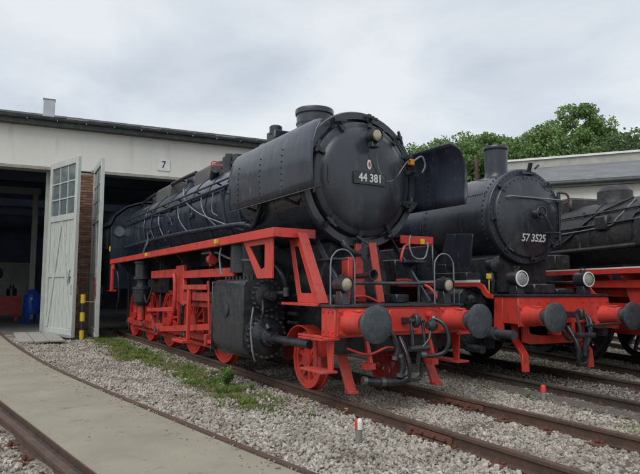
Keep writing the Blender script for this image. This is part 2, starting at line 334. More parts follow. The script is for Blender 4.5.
at_ = ground.data.attributes.new('moss', 'FLOAT', 'POINT'); at_.data.foreach_set('value', np.array([moss(x, y) for x, y, z in vv], dtype=np.float32))

# ------------------------------------------------------------------ tracks
RAIL = [(-.036, -.004), (-.03, 0), (.03, 0), (.036, -.004), (.036, -.035), (.010, -.048), (.009, -.128), (.0625, -.138), (.0625, -.15), (-.0625, -.15), (-.0625, -.138), (-.009, -.128), (-.010, -.048), (-.036, -.035)]
mb = MB().box(-.125, .125, -1.3, 1.3, -.30, -.152); sleeper0 = mb.build('sleeper', 'sleeper_wood', bevel=.012)
def clip_mb():
    m_ = MB().box(-.09, .09, -.18, .18, -.152, -.137)
    for s in (-1, 1):
        m_.box(-.045, .045, s*.06-.03, s*.06+.035, -.137, -.118)
        m_.cyl((0, s*.105, -.14), (0, s*.105, -.085), .016, 6).cyl((0, s*.105, -.118), (0, s*.105, -.098), .030, 6)
    return m_
clip0 = clip_mb().build('rail_clip', 'bolt_rust')
def track(name, o, a, t0, t1, mat='rail_rust', c0=None, c1=None, sl=True):
    root = tag(empty(name), kind='structure')
    n = 24
    for s in (-1, 1):
        MB().sweep(RAIL, [track_pt(o, a, t0+(t1-t0)*i/n, s*.753) for i in range(n+1)]).build('rail', mat, root, ang=30)
    t_ = t0+.3
    while t_ < t1:
        x, y = track_pt(o, a, t_)
        if sl: copy(sleeper0, root, (x, y, -.004+random.uniform(-.006, .004)), (0, 0, a+random.uniform(-.02, .02)))
        if c0 is not None and c0 < t_ < c1:
            for s in (-1, 1): xx, yy = track_pt(o, a, t_, s*.753); copy(clip0, root, (xx, yy, .0), (0, 0, a))
        t_ += .64
    return root
TR44 = track('main_track', V(0, 0, 0), 0, -26, 8, c0=-5, c1=8)
TR57 = track('side_track', O57, A57, -22, 8, mat='rail_dark', c0=-3, c1=6)
TR3 = track('outer_track', O3, A3, -20, 9, mat='rail_dark')
TR4 = track('far_track', V(-1.5, 10.2, 0), R(-25), -18, 9, mat='rail_rust')
# fishplates on the rail joints
for rr, px, py, aa, root in ((0, 1.42, -.753, 0, TR44), (0, .42, .753, 0, TR44)):
    for s in (-1, 1):
        m_ = MB().box(px-.36, px+.36, py+s*.012, py+s*.036, -.118, -.05)
        for k in (-.27, -.1, .1, .27): m_.cyl((px+k, py+s*.03, -.085), (px+k, py+s*.068, -.085), .02, 6)
        m_.build('fishplate', 'bolt_rust', root)
# concrete beams either side of the inspection pit track
for off in (-1.08, 1.08):
    MB().sweep([(-.15, -.12), (.15, -.11), (.16, -.4), (-.16, -.4)], [track_pt(O57, A57, -14+22*i/10, off) for i in range(11)]).build('pit_edge_beam', 'sleeper_wood', TR57, bevel=.02)
# curved track with paved walkway
TRL = tag(empty('walkway_track'), kind='structure')
rp = [(q.x, q.y) for q in lrp]
MB().sweep(RAIL, rp).build('rail', 'rail_rust', TRL, ang=30)
def offs(pts, d):
    res = []
    for i, q in enumerate(pts):
        a_ = Vector(pts[max(i-1, 0)]); b_ = Vector(pts[min(i+1, len(pts)-1)]); t_ = (b_-a_).normalized(); res.append((q[0]-t_.y*d, q[1]+t_.x*d))
    return res
lp = offs(rp, -1.506); MB().sweep(RAIL, lp).build('rail', 'rail_rust', TRL, ang=30)
mid = offs(rp, -.753)
acc = 0.0
for i in range(len(mid)-1):
    a_ = Vector(mid[i]); b_ = Vector(mid[i+1]); an = math.atan2(b_.y-a_.y, b_.x-a_.x); ln = (b_-a_).length; nn = Vector((-math.sin(an), math.cos(an)))
    while acc < ln:
        c_ = a_+(b_-a_)*(acc/ln); acc += .64
        if -6 < c_.x < 6:
            copy(sleeper0, TRL, (c_.x, c_.y, -.012), (0, 0, an)); c2 = c_-nn*.753; copy(clip0, TRL, (c2.x, c2.y, 0), (0, 0, an))
    acc -= ln
walk = [q for q in rp if -15.4 < q[0]]
slab = MB().sweep([(-.05, -.012), (-.05, -.25), (-1.36, -.25), (-1.36, -.012), (-1.2, -.004), (-.7, .004), (-.2, -.004)], walk).build('walkway', 'slab', TRL, ang=60)
for d0, d1 in ((-.048, -.038), (-1.376, -1.362)):
    MB().sweep([(d0, .006), (d1, .006), (d1, -.12), (d0, -.12)], walk).build('edge_angle', 'rail_rust', TRL)
MB().sweep([(-1.45, -.055), (-1.45, -.14), (-1.38, -.14), (-1.38, -.055)], walk).build('flangeway', 'rail_dark', TRL)
for o_ in (sleeper0, clip0): bpy.data.objects.remove(o_)
# threshold plank in front of the left bay
tp = tag(empty('threshold_plate', (-13.6, -3.4, 0), R(-1)), 'grey timber crossing plate on the ground before the open white door', 'plate')
for k in range(3):
    MB().box(-1.75, 1.9, -.57+k*.4, -.19+k*.4, -.06, .005-.004*k).build('plank', 'concrete', tp, bevel=.01)

# ------------------------------------------------------------------ ballast stones, grass, weeds
def icosa():
    p_ = (1+5**.5)/2; v_ = np.array([(-1, p_, 0), (1, p_, 0), (-1, -p_, 0), (1, -p_, 0), (0, -1, p_), (0, 1, p_), (0, -1, -p_), (0, 1, -p_), (p_, 0, -1), (p_, 0, 1), (-p_, 0, -1), (-p_, 0, 1)], float)
    f_ = np.array([(0, 11, 5), (0, 5, 1), (0, 1, 7), (0, 7, 10), (0, 10, 11), (1, 5, 9), (5, 11, 4), (11, 10, 2), (10, 7, 6), (7, 1, 8), (3, 9, 4), (3, 4, 2), (3, 2, 6), (3, 6, 8), (3, 8, 9), (4, 9, 5), (2, 4, 11), (6, 2, 10), (8, 6, 7), (9, 8, 1)])
    return v_/np.linalg.norm(v_[0]), f_
IV, IF = icosa()
def stones(name, pts, smin, smax, mat, label):
    pts = np.asarray(pts); n = len(pts)
    j = IV[None]*(1+rng.uniform(-.32, .28, (n, 12, 1))); sc = rng.uniform(smin, smax, (n, 1, 1))*.5*rng.uniform(.6, 1.25, (n, 1, 3)); sc[:, :, 2] *= .8
    v_ = j*sc
    q = rng.normal(size=(n, 4)); q[:, 1:3] *= .6; q /= np.linalg.norm(q, axis=1, keepdims=True); w_, x, y, z = q.T
    rm = np.stack([1-2*(y*y+z*z), 2*(x*y-z*w_), 2*(x*z+y*w_), 2*(x*y+z*w_), 1-2*(x*x+z*z), 2*(y*z-x*w_), 2*(x*z-y*w_), 2*(y*z+x*w_), 1-2*(x*x+y*y)], 1).reshape(n, 3, 3)
    v_ = np.einsum('nij,nkj->nki', rm, v_)+pts[:, None, :]
    f_ = IF[None]+(np.arange(n)*12)[:, None, None]
    return tag(fast_mesh(name, v_.reshape(-1, 3), f_.ravel(), 3, mat), label, 'ballast', kind='stuff')
def scatter(n, x0, x1, y0, y1, ok, lift=.012):
    res = []
    X = rng.uniform(x0, x1, n); Y = rng.uniform(y0, y1, n)
    for x, y in zip(X, Y):
        if ok(x, y): res.append((x, y, gz(x, y)+rng.uniform(-.012, lift)))
    return res
def okA(x, y):
    d = y-left_r(x)
    if d < .05: return False
    m_ = moss(x, y)
    return random.random() > m_*1.12 and y < -.83
def thin(x): return min(1, max(.15, 1.0-(-2-x)*.055)) if x < -2 else 1
A = scatter(78000, -13.5, 6, -4.2, -.82, lambda x, y: okA(x, y) and random.random() < thin(x), .02)
stones('ballast_stones', A, .018, .064, 'stone', 'pale grey crushed stone between the walkway track and the nearest engine')
B = scatter(19000, -6, 6.5, -.70, .70, lambda x, y: True, .006)
B += scatter(30000, -4.5, 7, .82, 3.2, lambda x, y: -3.3 < off_track(x, y, O57, A57) < -.83 and y < 2.9, .008)
stones('ballast_stones', B, .018, .058, 'stone', 'pale crushed stone between and beside the front rails of the nearest engine')
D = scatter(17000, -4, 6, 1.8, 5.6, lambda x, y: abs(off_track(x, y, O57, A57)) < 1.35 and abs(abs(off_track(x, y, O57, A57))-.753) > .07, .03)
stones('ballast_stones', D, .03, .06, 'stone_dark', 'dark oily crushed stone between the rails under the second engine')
D2 = scatter(260, -3.5, 5, 1.9, 5.4, lambda x, y: .85 < abs(off_track(x, y, O57, A57)) < 1.5, .01)
stones('loose_rubble', D2, .07, .17, 'stone_dark', 'larger dark rubble stones beside the rails before the second engine')
E_ = scatter(22000, -7, 4, 4.0, 11, lambda x, y: off_track(x, y, O57, A57) > 1.25 and abs(abs(off_track(x, y, O3, A3))-.753) > .08, .004)
stones('ballast_stones', E_, .035, .075, 'stone', 'pale crushed stone behind the second engine towards the outer tracks')
F = scatter(9000, -3, 3.5, -6.6, -4.2, lambda x, y: y < left_r(x)-1.58, .01)
stones('ballast_stones', F, .035, .075, 'stone', 'crushed stone left of the walkway track at the picture corner')
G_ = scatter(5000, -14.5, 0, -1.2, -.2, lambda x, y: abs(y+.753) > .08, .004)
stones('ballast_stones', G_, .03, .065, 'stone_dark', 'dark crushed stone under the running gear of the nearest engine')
peb = []
while len(peb) < 420:
    x = random.uniform(-9, 4); e_ = random.random(); off_ = -.06-.35*e_*e_ if random.random() < .6 else -.1-1.2*random.random()
    peb.append((x, left_r(x)+off_, .004))
stones('loose_pebbles', peb, .008, .026, 'stone', 'loose pebbles scattered on the paved walkway')
def blades(name, pts, h0, h1, mat, label, wd=.006):
    n = len(pts); P = np.asarray(pts); a = rng.uniform(0, 2*np.pi, n); h = rng.uniform(h0, h1, n); ln = rng.uniform(.1, .8, n)*h
    dx_, dy_ = np.cos(a), np.sin(a); sx, sy = -dy_*wd, dx_*wd
    z = P[:, 2]
    v_ = np.stack([np.stack([P[:, 0]-sx, P[:, 1]-sy, z], 1), np.stack([P[:, 0]+sx, P[:, 1]+sy, z], 1),
                   np.stack([P[:, 0]+sx*.7+dx_*ln*.4, P[:, 1]+sy*.7+dy_*ln*.4, z+h*.65], 1), np.stack([P[:, 0]+dx_*ln, P[:, 1]+dy_*ln, z+h], 1)], 1)
    f_ = np.array([0, 1, 2, 0, 2, 3])[None]+(np.arange(n)*4)[:, None]
    return tag(fast_mesh(name, v_.reshape(-1, 3), f_.ravel(), 3, mat), label, 'grass', kind='stuff')
gp = []
while len(gp) < 19000:
    x = -14+14.2*random.random(); y = random.uniform(-2.3, -.95); m_ = moss(x, y)
    if random.random() < m_*m_ and mnoise.noise(V(x*3, y*3, 2))+.6*mnoise.noise(V(x*8, y*8, 2)) > .12: gp.append((x, y, gz(x, y)-.01))
blades('grass_strip', gp, .02, .10, 'grass', 'low yellow green grass and moss strip along the nearest engine')
gp = []
while len(gp) < 1800:
    x = random.uniform(-3, 2.5); y = random.uniform(1.0, 2.6)
    if mnoise.noise(V(x*1.6, y*1.6, 22)) > .28: gp.append((x, y, gz(x, y)-.01))
blades('grass_strip', gp, .015, .05, 'grass', 'sparse short grass in the gravel between the two front engines')
gp = []
while len(gp) < 2500:
    x = random.uniform(-5, 0); y = random.uniform(4.6, 9)
    if off_track(x, y, O57, A57) > 1.3 and mnoise.noise(V(x*1.2, y*1.2, 12)) > .2: gp.append((x, y, gz(x, y)-.01))
blades('grass_strip', gp, .02, .07, 'grass', 'thin grass between the outer tracks behind the second engine')
def weed(loc, h, n, label):
    root = tag(empty('weed', loc), label, 'weed', None)
    m_ = MB(); lf = MB()
    for i in range(n):
        a = random.uniform(0, 6.28); r_ = random.uniform(.15, .55)*h; tip = V(math.cos(a)*r_, math.sin(a)*r_, h*random.uniform(.55, 1))
        m_.tube([(0, 0, -.02), tip*.5+V(0, 0, h*.1), tip], [.005, .004, .002], 5)
        for k in range(12):
            q = tip*random.uniform(.25, 1); b_ = random.uniform(0, 6.28); d = V(math.cos(b_), math.sin(b_), random.uniform(-.1, .6)).normalized(); l_ = h*random.uniform(.14, .28); s_ = d.cross(V(0, 0, 1)).normalized()*l_*.26
            lf.add([q, q+d*l_*.5+s_, q+d*l_, q+d*l_*.5-s_], [(0, 1, 2, 3)])
    m_.build('stem', 'weed', root); lf.build('leaves', 'weed', root, flat=True)
weed((-2.85, -1.42, -.15), .32, 24, 'tall bushy green weed beside the cylinder of the nearest engine')
weed((-2.3, -1.22, -.15), .16, 7, 'small green weed near the front wheel end of the grass strip')
weed((.35, 2.1, -.15), .11, 9, 'low green weed beside the reddish marker stub between two engines')
weed((-8.9, -1.25, -.15), .16, 8, 'small weed in the grass strip near the shed end of the engine')
for k, (x, y) in enumerate(((-1.0, -1.02), (-.1, -.92))):
    m_ = MB()
    for q in range(9):
        a = random.uniform(0, 6.28); c_ = V(x+random.uniform(-.09, .09), y+random.uniform(-.07, .07), -.10+random.uniform(0, .05)); d = V(math.cos(a), math.sin(a), random.uniform(-.2, .5))*.045; s_ = V(-d.y, d.x, .01)*.6
        m_.add([c_, c_+d*.5+s_, c_+d, c_+d*.5-s_], [(0, 1, 2, 3)])
    tag(m_.build('fallen_leaves', 'dry_leaf', flat=True), ['yellow fallen leaves on the ballast left of the front wheel', 'yellow fallen leaves on the ballast under the front guard iron'][k], 'leaves', kind='stuff')

def marker(loc, label, white, tilt=0):
    root = tag(empty('marker_post', loc), label, 'marker', 'boundary marker posts in the ballast'); root.rotation_euler = (tilt, tilt*.5, .3)
    MB().cyl((0, 0, -.1), (0, 0, .19), .038, 14).build('stub', 'marker_body', root)
    pr = [(.19, .040), (.265, .040), (.285, .034), (.297, .02), (.30, 0)]
    MB().lathe(pr, (0, 0, 0), (0, 0, 1), 10, math.pi*.62, math.pi*1.62).build('red_half', 'marker_red', root)
    MB().lathe(pr, (0, 0, 0), (0, 0, 1), 10, math.pi*-.38, math.pi*.62).build('white_half', 'white_paint' if white else 'marker_red', root)
mk = [(1.30, -1.62, -.15), (.55, 2.2, -.22)]
marker(mk[0], 'short round marker post with red and white top in front ballast', True, .03)
marker(mk[1], 'short faded reddish marker stub in the gravel between the two engines', False, -.05)

# ------------------------------------------------------------------ roundhouse (left)
RH = tag(empty('roundhouse', (-15.2, -2.0, 0), R(-6.5)), 'long white engine shed with open doors, brick pillar and dark gutter', 'building')
LINT, FAS = 5.56, 6.99
MB().box(-.42, 0, -14, 12, LINT, FAS+.1).build('wall', 'plaster', RH)
MB().box(-.42, 0, -14, -5.3, -.1, LINT).build('wall', 'plaster', RH)
MB().box(-.42, 0, 4.1, 12, -.1, LINT).build('wall', 'plaster', RH)
for y0, y1 in ((-5.3, -1.0), (.35, 4.1)):
    MB().box(-.5, .035, y0-.1, y1+.1, LINT-.06, LINT+.05).build('lintel', 'concrete', RH, bevel=.008)
MB().box(-.62, -.022, -1.0, .35, -.1, LINT-.06).build('pillar', 'mortar', RH)
m_ = MB(); z = -.08; row = 0
while z < LINT-.15:
    for face in range(3):
        if face == 0: lo_, hi_ = -1.0, .35
        else: lo_, hi_ = -.62, -.03
        q = lo_-(.125 if row % 2 else 0)
        while q < hi_:
            a_, b_ = max(q+.009, lo_), min(q+.25-.009, hi_)
            if b_-a_ > .03:
                d = random.uniform(-.004, .004)
                if face == 0: m_.box(-.05, .0+d, a_, b_, z+.009, z+.077)
                elif face == 1: m_.box(a_, b_, -1.02+d, -.98, z+.009, z+.077)
                else: m_.box(a_, b_, .33, .37+d, z+.009, z+.077)
            q += .25
    z += .089; row += 1
tag(m_.build('brickwork', 'brick', RH, flat=True), kind='stuff')
# roof edge
MB().box(-.1, .34, -14.2, 12.2, FAS, FAS+.05).build('soffit', 'roof_edge', RH)
MB().box(.30, .345, -14.2, 12.2, FAS+.05, FAS+.20).build('fascia_board', 'roof_edge', RH)
gm_ = MB()
for i in range(0, 1):
    gm_.lathe([(0, .075), (26.4, .075), (26.4, .062), (0, .062), (0, .075)], (.43, -14.2, FAS+.22), (0, 1, 0), 12, math.pi*.5, math.pi*1.5)
gm_.build('gutter', 'roof_edge', RH)
for k in range(28): MB().box(.34, .50, -13.8+k*.92, -13.77+k*.92, FAS+.13, FAS+.15).build('gutter_bracket', 'zinc', RH)
MB().prism([(.40, FAS+.20), (.40, FAS+.25), (-7.0, 8.55), (-7.0, 8.40)], 'y', -14.2, 12.2).build('roof', 'roof_felt', RH)
for k in range(30):
    yy = -13.9+k*.88+random.uniform(-.1, .1); MB().prism([(.43, FAS+.255), (.43, FAS+.275), (.10, FAS+.345), (.10, FAS+.325)], 'y', yy, yy+.7).build('roof_sheet', 'roof_edge' if k % 3 else 'roof_beige', RH)
MB().box(-7.4, -7.0, -14.2, 12.2, 8.3, 9.22).build('clerestory_wall', 'roof_beige', RH)
MB().prism([(-6.8, 9.22), (-6.8, 9.30), (-11.0, 9.57), (-11.0, 9.47)], 'y', -14.2, 12.2).build('upper_roof', 'roof_felt', RH)
MB().prism([(-14.5, 9.70), (-14.5, 9.80), (-16, 9.9), (-24.5, 9.0), (-24.5, 8.9), (-16, 9.8)], 'y', -14.2, 12.2).build('upper_roof', 'roof_felt', RH)
for k in range(24): MB().prism([(-11.0, 9.50), (-11.0, 9.515), (-14.5, 9.745), (-14.5, 9.73)], 'y', -14.1+k*1.09, -13.06+k*1.09).build('added_skylight_pane', 'clear_glass' if k % 3 == 1 else 'roof_felt', RH)  # unseen skylight strip, added to let daylight into the dim interior
ch = MB().box(-.95, -.62, -1.40, -1.02, 7.1, 8.17).build('vent_shaft', 'zinc', RH, bevel=.02)
MB().box(-.97, -.60, -1.415, -1.005, 8.172, 8.20).build('cap', 'zinc', ch, bevel=.01)
MB().box(-.9, -.7, -1.70, -1.45, 7.2, 7.55).build('vent_base', 'roof_edge', RH)
# dim interior
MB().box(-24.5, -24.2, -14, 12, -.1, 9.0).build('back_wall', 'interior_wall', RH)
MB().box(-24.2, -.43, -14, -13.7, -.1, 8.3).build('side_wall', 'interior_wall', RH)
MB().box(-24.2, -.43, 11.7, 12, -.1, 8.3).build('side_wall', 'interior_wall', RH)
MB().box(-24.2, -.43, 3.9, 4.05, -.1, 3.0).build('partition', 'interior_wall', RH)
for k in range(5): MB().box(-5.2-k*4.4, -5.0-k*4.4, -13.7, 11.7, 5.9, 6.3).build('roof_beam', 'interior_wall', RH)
MB().box(-24.19, -24.1, -8.5, -2.2, -.05, 3.2).build('pale_panel', 'plaster_dirty', RH)  # paler panel over the lower back wall
for s_, yy in ((0, -1.80), (1, -6.0)):
    MB().box(-9.0, -8.8, yy-.12, yy+.12, -.02, 5.88).build('frame_post', 'plaster_dirty', RH, bevel=.01)
MB().box(-9.0, -8.8, -6.2, -1.6, 5.881, 6.2).build('frame_beam', 'steel_frame', RH, bevel=.01)
MB().box(-.60, -.43, -1.19, -1.02, -.05, LINT-.06).build('jamb_post', 'door_paint', RH)
def door(hx, hy, ang, wd, flip):
    TOP = 5.72; T = .055
    m_ = MB()
    for a_, b_ in ((0, .17), (wd-.17, wd)): m_.box(a_, b_, -T, T, .02, TOP)
    for z0, z1 in ((.02, .26), (3.72, 3.92), (TOP-.20, TOP)): m_.box(.17, wd-.17, -T+.004, T-.004, z0, z1)
    d = m_.build('door', 'door_paint', RH, bevel=.006)
    d.location = (hx, hy, -.08); d.rotation_euler = (0, 0, ang)
    n = 6; bw = (wd-.34)/n
    for k in range(n): MB().box(.17+k*bw+.007, .17+(k+1)*bw-.007, -.018, .018, .26, 3.72).build('board', 'door_paint', d)
    for a_, b_ in (((.2, 0, .30), (wd/2-.05, 0, 3.68)), ((wd-.2, 0, .30), (wd/2+.05, 0, 3.68))):
        mm_ = MB()
        for s in (-1, 1): mm_.bar((a_[0], s*.036, a_[2]), (b_[0], s*.036, b_[2]), .034, .13, (0, 0, 1) if 0 else (1, 0, 0))
        mm_.build('brace', 'door_paint', d)
    MB().box(.17, wd-.17, -.045, .045, 1.9, 2.04).build('middle_rail', 'door_paint', d)
    pw = (wd-.34)/3; ph = (TOP-.20-3.92)/3
    for i in range(3):
        for j in range(3): MB().box(.17+i*pw+.02, .17+(i+1)*pw-.02, -.006, .006, 3.92+j*ph+.02, 3.92+(j+1)*ph-.02).build('pane', 'glass_old', d)
    mm_ = MB()
    for i in (1, 2): mm_.box(.17+i*pw-.02, .17+i*pw+.02, -.03, .03, 3.92, TOP-.2)
    for j in (1, 2): mm_.box(.17, wd-.17, -.027, .027, 3.92+j*ph-.02, 3.92+j*ph+.02)
    mm_.build('muntin', 'door_paint', d)
    for s in (-1, 1):
        MB().tube([(wd-.09, s*.055, 1.35), (wd-.09, s*.11, 1.38), (wd-.09, s*.11, 1.62), (wd-.09, s*.055, 1.65)], .012, 6).build('handle', 'gear_black' if flip else 'zinc', d)
    MB().box(.02, wd-.02, -.07, .07, -.0, .12).build('kick_rail', 'zinc', d, bevel=.01)
    if flip: MB().box(wd-.36, wd-.24, -.085, -.058, 1.25, 1.85).build('lock_strip', 'red_faded', d)
    else: MB().box(wd-.42, wd-.30, -.10, -.056, 1.75, 2.15).build('latch_box', 'zinc', d, bevel=.01)
    return d
def rh(x, y):
    dx_, dy_ = x+15.2, y+2.0; c_, s_ = math.cos(R(6.5)), math.sin(R(6.5)); return dx_*c_-dy_*s_, dx_*s_+dy_*c_
hx, hy = rh(-15.10, -3.02); door(hx+.06, hy, R(17+6.5), 2.05, False)
hx, hy = rh(-15.05, -1.64); door(hx+.06, hy, R(-2.8+6.5), 2.05, True)
# middle range of the shed behind the engines
m_ = MB(); m_.bar((-13.85, 9.9, 3.0), (-16.9, 20.6, 3.0), .4, 7.6); MS = tag(empty('shed_range', (-14, 10, 0)), 'low dark roofed shed range just visible behind the second chimney', 'building')
for o_, mt in ((m_, 'plaster'),):
    q = o_.build('wall', mt, MS); q.location = (14, -10, 0)
q = MB().bar((-17, 9.4, 7.0), (-20, 20.0, 7.0), 6.4, .25).build('roof', 'roof_felt', MS); q.location = (14, -10, 0)
# number board
nb_ = tag(empty('number_sign', (0, 0, 0)), 'small white sign with black 7 on the shed wall', 'sign')
sx_, sy_ = (-15.2+.995*.0, .70); nb_.location = (-15.2+(.70+2.0)*.1139+.02, .72, 6.02); nb_.rotation_euler = (0, 0, R(-6.5))
MB().box(0, .012, -.23, .23, -.21, .21).build('plate', 'white_paint', nb_)
text('7', .38, 'bollard_black', nb_, (.014, 0, 0), (R(90), 0, R(90)))
# floor of the shed
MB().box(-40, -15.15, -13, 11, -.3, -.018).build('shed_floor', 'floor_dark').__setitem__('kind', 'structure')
# striped bollard by the pillar
bo = tag(empty('striped_bollard', (-13.2, -2.16, -.13)), 'yellow and black striped bollard standing before the brick pillar', 'bollard')
for k in range(5):
    MB().lathe([(k*.28, 0), (k*.28, .075), (k*.28+.28, .075), (k*.28+.28, 0)], (0, 0, 0), (0, 0, 1), 18).build('band', 'yellow_paint' if k % 2 == 0 else 'bollard_black', bo)
MB().tube([(.05, 0, 1.2), (.2, .25, 1.16), (.1, .55, 1.2)], .006, 6, sm=4).build('chain', 'yellow_paint', bo)
# machines in the left bay
bm_ = tag(empty('machine', (-20.6, -3.02, -.02), R(20)), 'bright blue round topped workshop machine inside the left bay', 'machine')
MB().lathe([(.42, 0), (.42, .48), (.48, .52), (1.15, .52), (1.25, .46), (1.42, .30), (1.48, .12), (1.5, 0)], (0, 0, 0), (0, 0, 1), 24).build('body', 'blue_paint', bm_)
MB().lathe([(-.03, .36), (.06, .36), (.06, .12), (.10, 0)], (.5, .1, .95), (1, 0, 0), 20).build('cover', 'blue_paint', bm_)
MB().lathe([(0, 0), (0, .13), (.12, .13), (.14, .06), (.14, 0)], (.1, -.5, .75), (0, -1, 0), 16).build('flange', 'blue_paint', bm_)
for zz in (.62, .92, 1.2): MB().lathe([(0, .5), (0, .545), (.035, .545), (.035, .5)], (0, 0, zz), (0, 0, 1), 24).build('hoop', 'blue_paint', bm_)
for a_ in (-.38, .38):
    for b_ in (-.38, .38): MB().box(a_-.07, a_+.07, b_-.07, b_+.07, 0, .46).build('leg', 'blue_paint', bm_)
MB().box(.5, .53, -.32, -.2, 1.05, 1.13).build('label_plate', 'white_paint', bm_)
bm_.scale = (.62, .62, .95)
wb = tag(empty('workbench', (-23.5, -5.95, -.02)), 'long dark red bench inside the left bay, parts on top', 'bench')
MB().box(-.4, .4, -3.2, 2.7, .95, 1.12).build('top', 'red_gear', wb)
MB().box(.3, .38, -3.2, 2.7, .28, .945).build('front_panel', 'red_gear', wb)
for yy in (-3, 0, 2.5): MB().box(-.3, .28, yy-.08, yy+.08, 0, .945).build('leg', 'red_gear', wb)
sp_ = tag(empty('ring_spanner', (-23.5, -4.35, 1.1)), 'upright ring headed iron tool on the red bench', 'tool')
MB().tube([(0, .26*math.cos(a_), 1.0+.26*math.sin(a_)) for a_ in np.linspace(-1.2, 4.34, 18)], .07, 8).build('ring', 'gear_black', sp_)
MB().box(-.05, .05, -.1, .1, 0, .78).build('shank', 'gear_black', sp_)
for k, (yy, hh, rr_) in enumerate(((-5.2, .55, .16), (-3.65, .5, .22))):
    tag(MB().lathe([(0, 0), (0, rr_), (hh*.6, rr_), (hh*.75, rr_*.5), (hh, rr_*.4), (hh, 0)], (-23.5, yy, 1.1), (0, 0, 1), 14).build('iron_fitting', 'gear_black'), ['dark iron fitting on the bench left of the ring tool', 'dark iron fitting on the bench right of the ring tool'][k], 'fitting')

# ------------------------------------------------------------------ shed wing on the right
RW = tag(empty('shed_wing', (-12.42, 23.45, 0), R(-54)), 'white walled shed wing with grey felt roof behind the right engines', 'building')
MB().box(-.4, 0, -5.6, 26, -.2, 7.02).build('wall', 'plaster', RW)
MB().box(-9, -.41, -5.6, -5.2, -.2, 7.02).build('wall', 'plaster', RW)
MB().prism([(.45, 7.05), (.45, 7.33), (-7.0, 9.62), (-7.0, 9.40), (-.1, 7.05)], 'y', -5.8, 26).build('roof', 'roof_felt', RW)
MB().box(.42, .50, -5.8, 26, 6.98, 7.34).build('fascia_board', 'roof_edge', RW)
MB().cyl((.56, -5.8, 7.2), (.56, 26, 7.2), .08, 12).build('gutter', 'roof_edge', RW)
MB().box(-7.5, -7.0, -5.8, 26, 9.3, 10.15).build('clerestory_wall', 'roof_beige', RW)
MB().box(-7.7, -6.88, -5.8, 26, 10.15, 10.28).build('coping', 'white_paint', RW)
MB().prism([(-7.7, 10.2), (-16, 10.6), (-16, -.1), (-15.6, -.1), (-15.6, 10.4), (-7.7, 10.1)], 'y', -5.8, 26).build('upper_roof', 'roof_felt', RW)
for k, yy in enumerate((-3.2, .8, 4.8)):
    wn = MB().box(-.02, .03, yy-.6, yy+.6, 4.9, 6.0).build('window', 'glass_old', RW)
    for q in (-.6, -.2, .2, .6): MB().box(.03, .06, yy+q-.03, yy+q+.03, 4.9, 6.0).build('frame', 'door_paint', wn)
    for q in (4.9, 5.45, 6.0): MB().box(.028, .055, yy-.6, yy+.6, q-.03, q+.03).build('frame', 'door_paint', wn)

# ------------------------------------------------------------------ trees
def tree(px, ytop, depth, rad, hgt, nl, mat, label, clumps=100, sp=1.3):
    nl = int(nl*3.0); rad *= 1.15; hgt *= 1.1
    P = CAM+(fw+rt*((px-320)/581))*depth; top = 1.49+(284-ytop)/581*depth
    root = tag(empty('deciduous_tree', (P.x, P.y, -.1), random.uniform(0, 6)), label, 'tree', 'trees behind the sheds')
    zc = top-hgt*.5
    m_ = MB(); m_.tube([(0, 0, 0), (.1, .05, zc*.5), (0, .1, zc), (.2, 0, top-.8)], [.30, .22, .14, .03], 9, sm=3)
    cs = []
    for i in range(clumps):
        d = Vector((random.gauss(0, 1), random.gauss(0, 1), random.gauss(0, 1))).normalized(); rr_ = random.uniform(.45, 1)**.6
        cs.append(Vector((d.x*rad*rr_, d.y*rad*rr_, zc+d.z*hgt*.5*rr_-.3)))
    for c_ in cs[::3]: m_.tube([(0, .05, zc-hgt*.3+random.uniform(0, 1.5)), c_*.5+V(0, 0, zc*.5-.4), c_], [.08, .04, .015], 6, sm=2)
    m_.build('trunk', 'bark', root)
    C_ = np.array([tuple(c_) for c_ in cs]); k = rng.integers(0, clumps, nl); cr_ = rng.uniform(.55, 1.15, clumps)*sp
    off = rng.normal(size=(nl, 3)); off /= np.linalg.norm(off, axis=1, keepdims=True); off *= (rng.uniform(.25, 1, (nl, 1))**.5)*cr_[k][:, None]; off[:, 2] *= .7
    P0 = C_[k]+off
    P0[:, 2] = np.minimum(P0[:, 2], top)
    a = rng.normal(size=(nl, 3)); a /= np.linalg.norm(a, axis=1, keepdims=True); b = np.cross(a, rng.normal(size=(nl, 3))); b /= np.linalg.norm(b, axis=1, keepdims=True)
    s = rng.uniform(.09, .19, (nl, 1)); v_ = np.stack([P0-a*s, P0+b*s*.6, P0+a*s, P0-b*s*.6], 1)
    o = fast_mesh('crown', v_.reshape(-1, 3), np.arange(nl*4), 4, mat); o.parent = root
for a_ in ((424, 133, 50, 2.6, 6, 4200, 'leaf', 'low pale green tree at the left end, just above the smoke deflector'),
           (452, 126, 56, 3.4, 7, 5600, 'leaf', 'round tree above the smoke deflector, second from the left'),
           (486, 122, 58, 3.4, 7, 6000, 'leaf', 'broad tree directly behind the riveted engine chimney'),
           (518, 127, 62, 3.6, 8, 6500, 'leaf', 'tree just right of the riveted engine chimney above the roof'),
           (545, 114, 60, 3.8, 9, 6500, 'leaf', 'tree left of the tallest tree above the felt roof'),
           (577, 100, 52, 4.3, 10, 11500, 'leaf', 'tallest bright green tree rising above the felt roof'),
           (612, 116, 52, 3.2, 8, 5200, 'leaf', 'narrow green tree right of the tallest tree'),
           (640, 113, 46, 2.6, 8, 1500, 'leaf_dark', 'thin dark open crowned tree at the right edge')): tree(*a_)

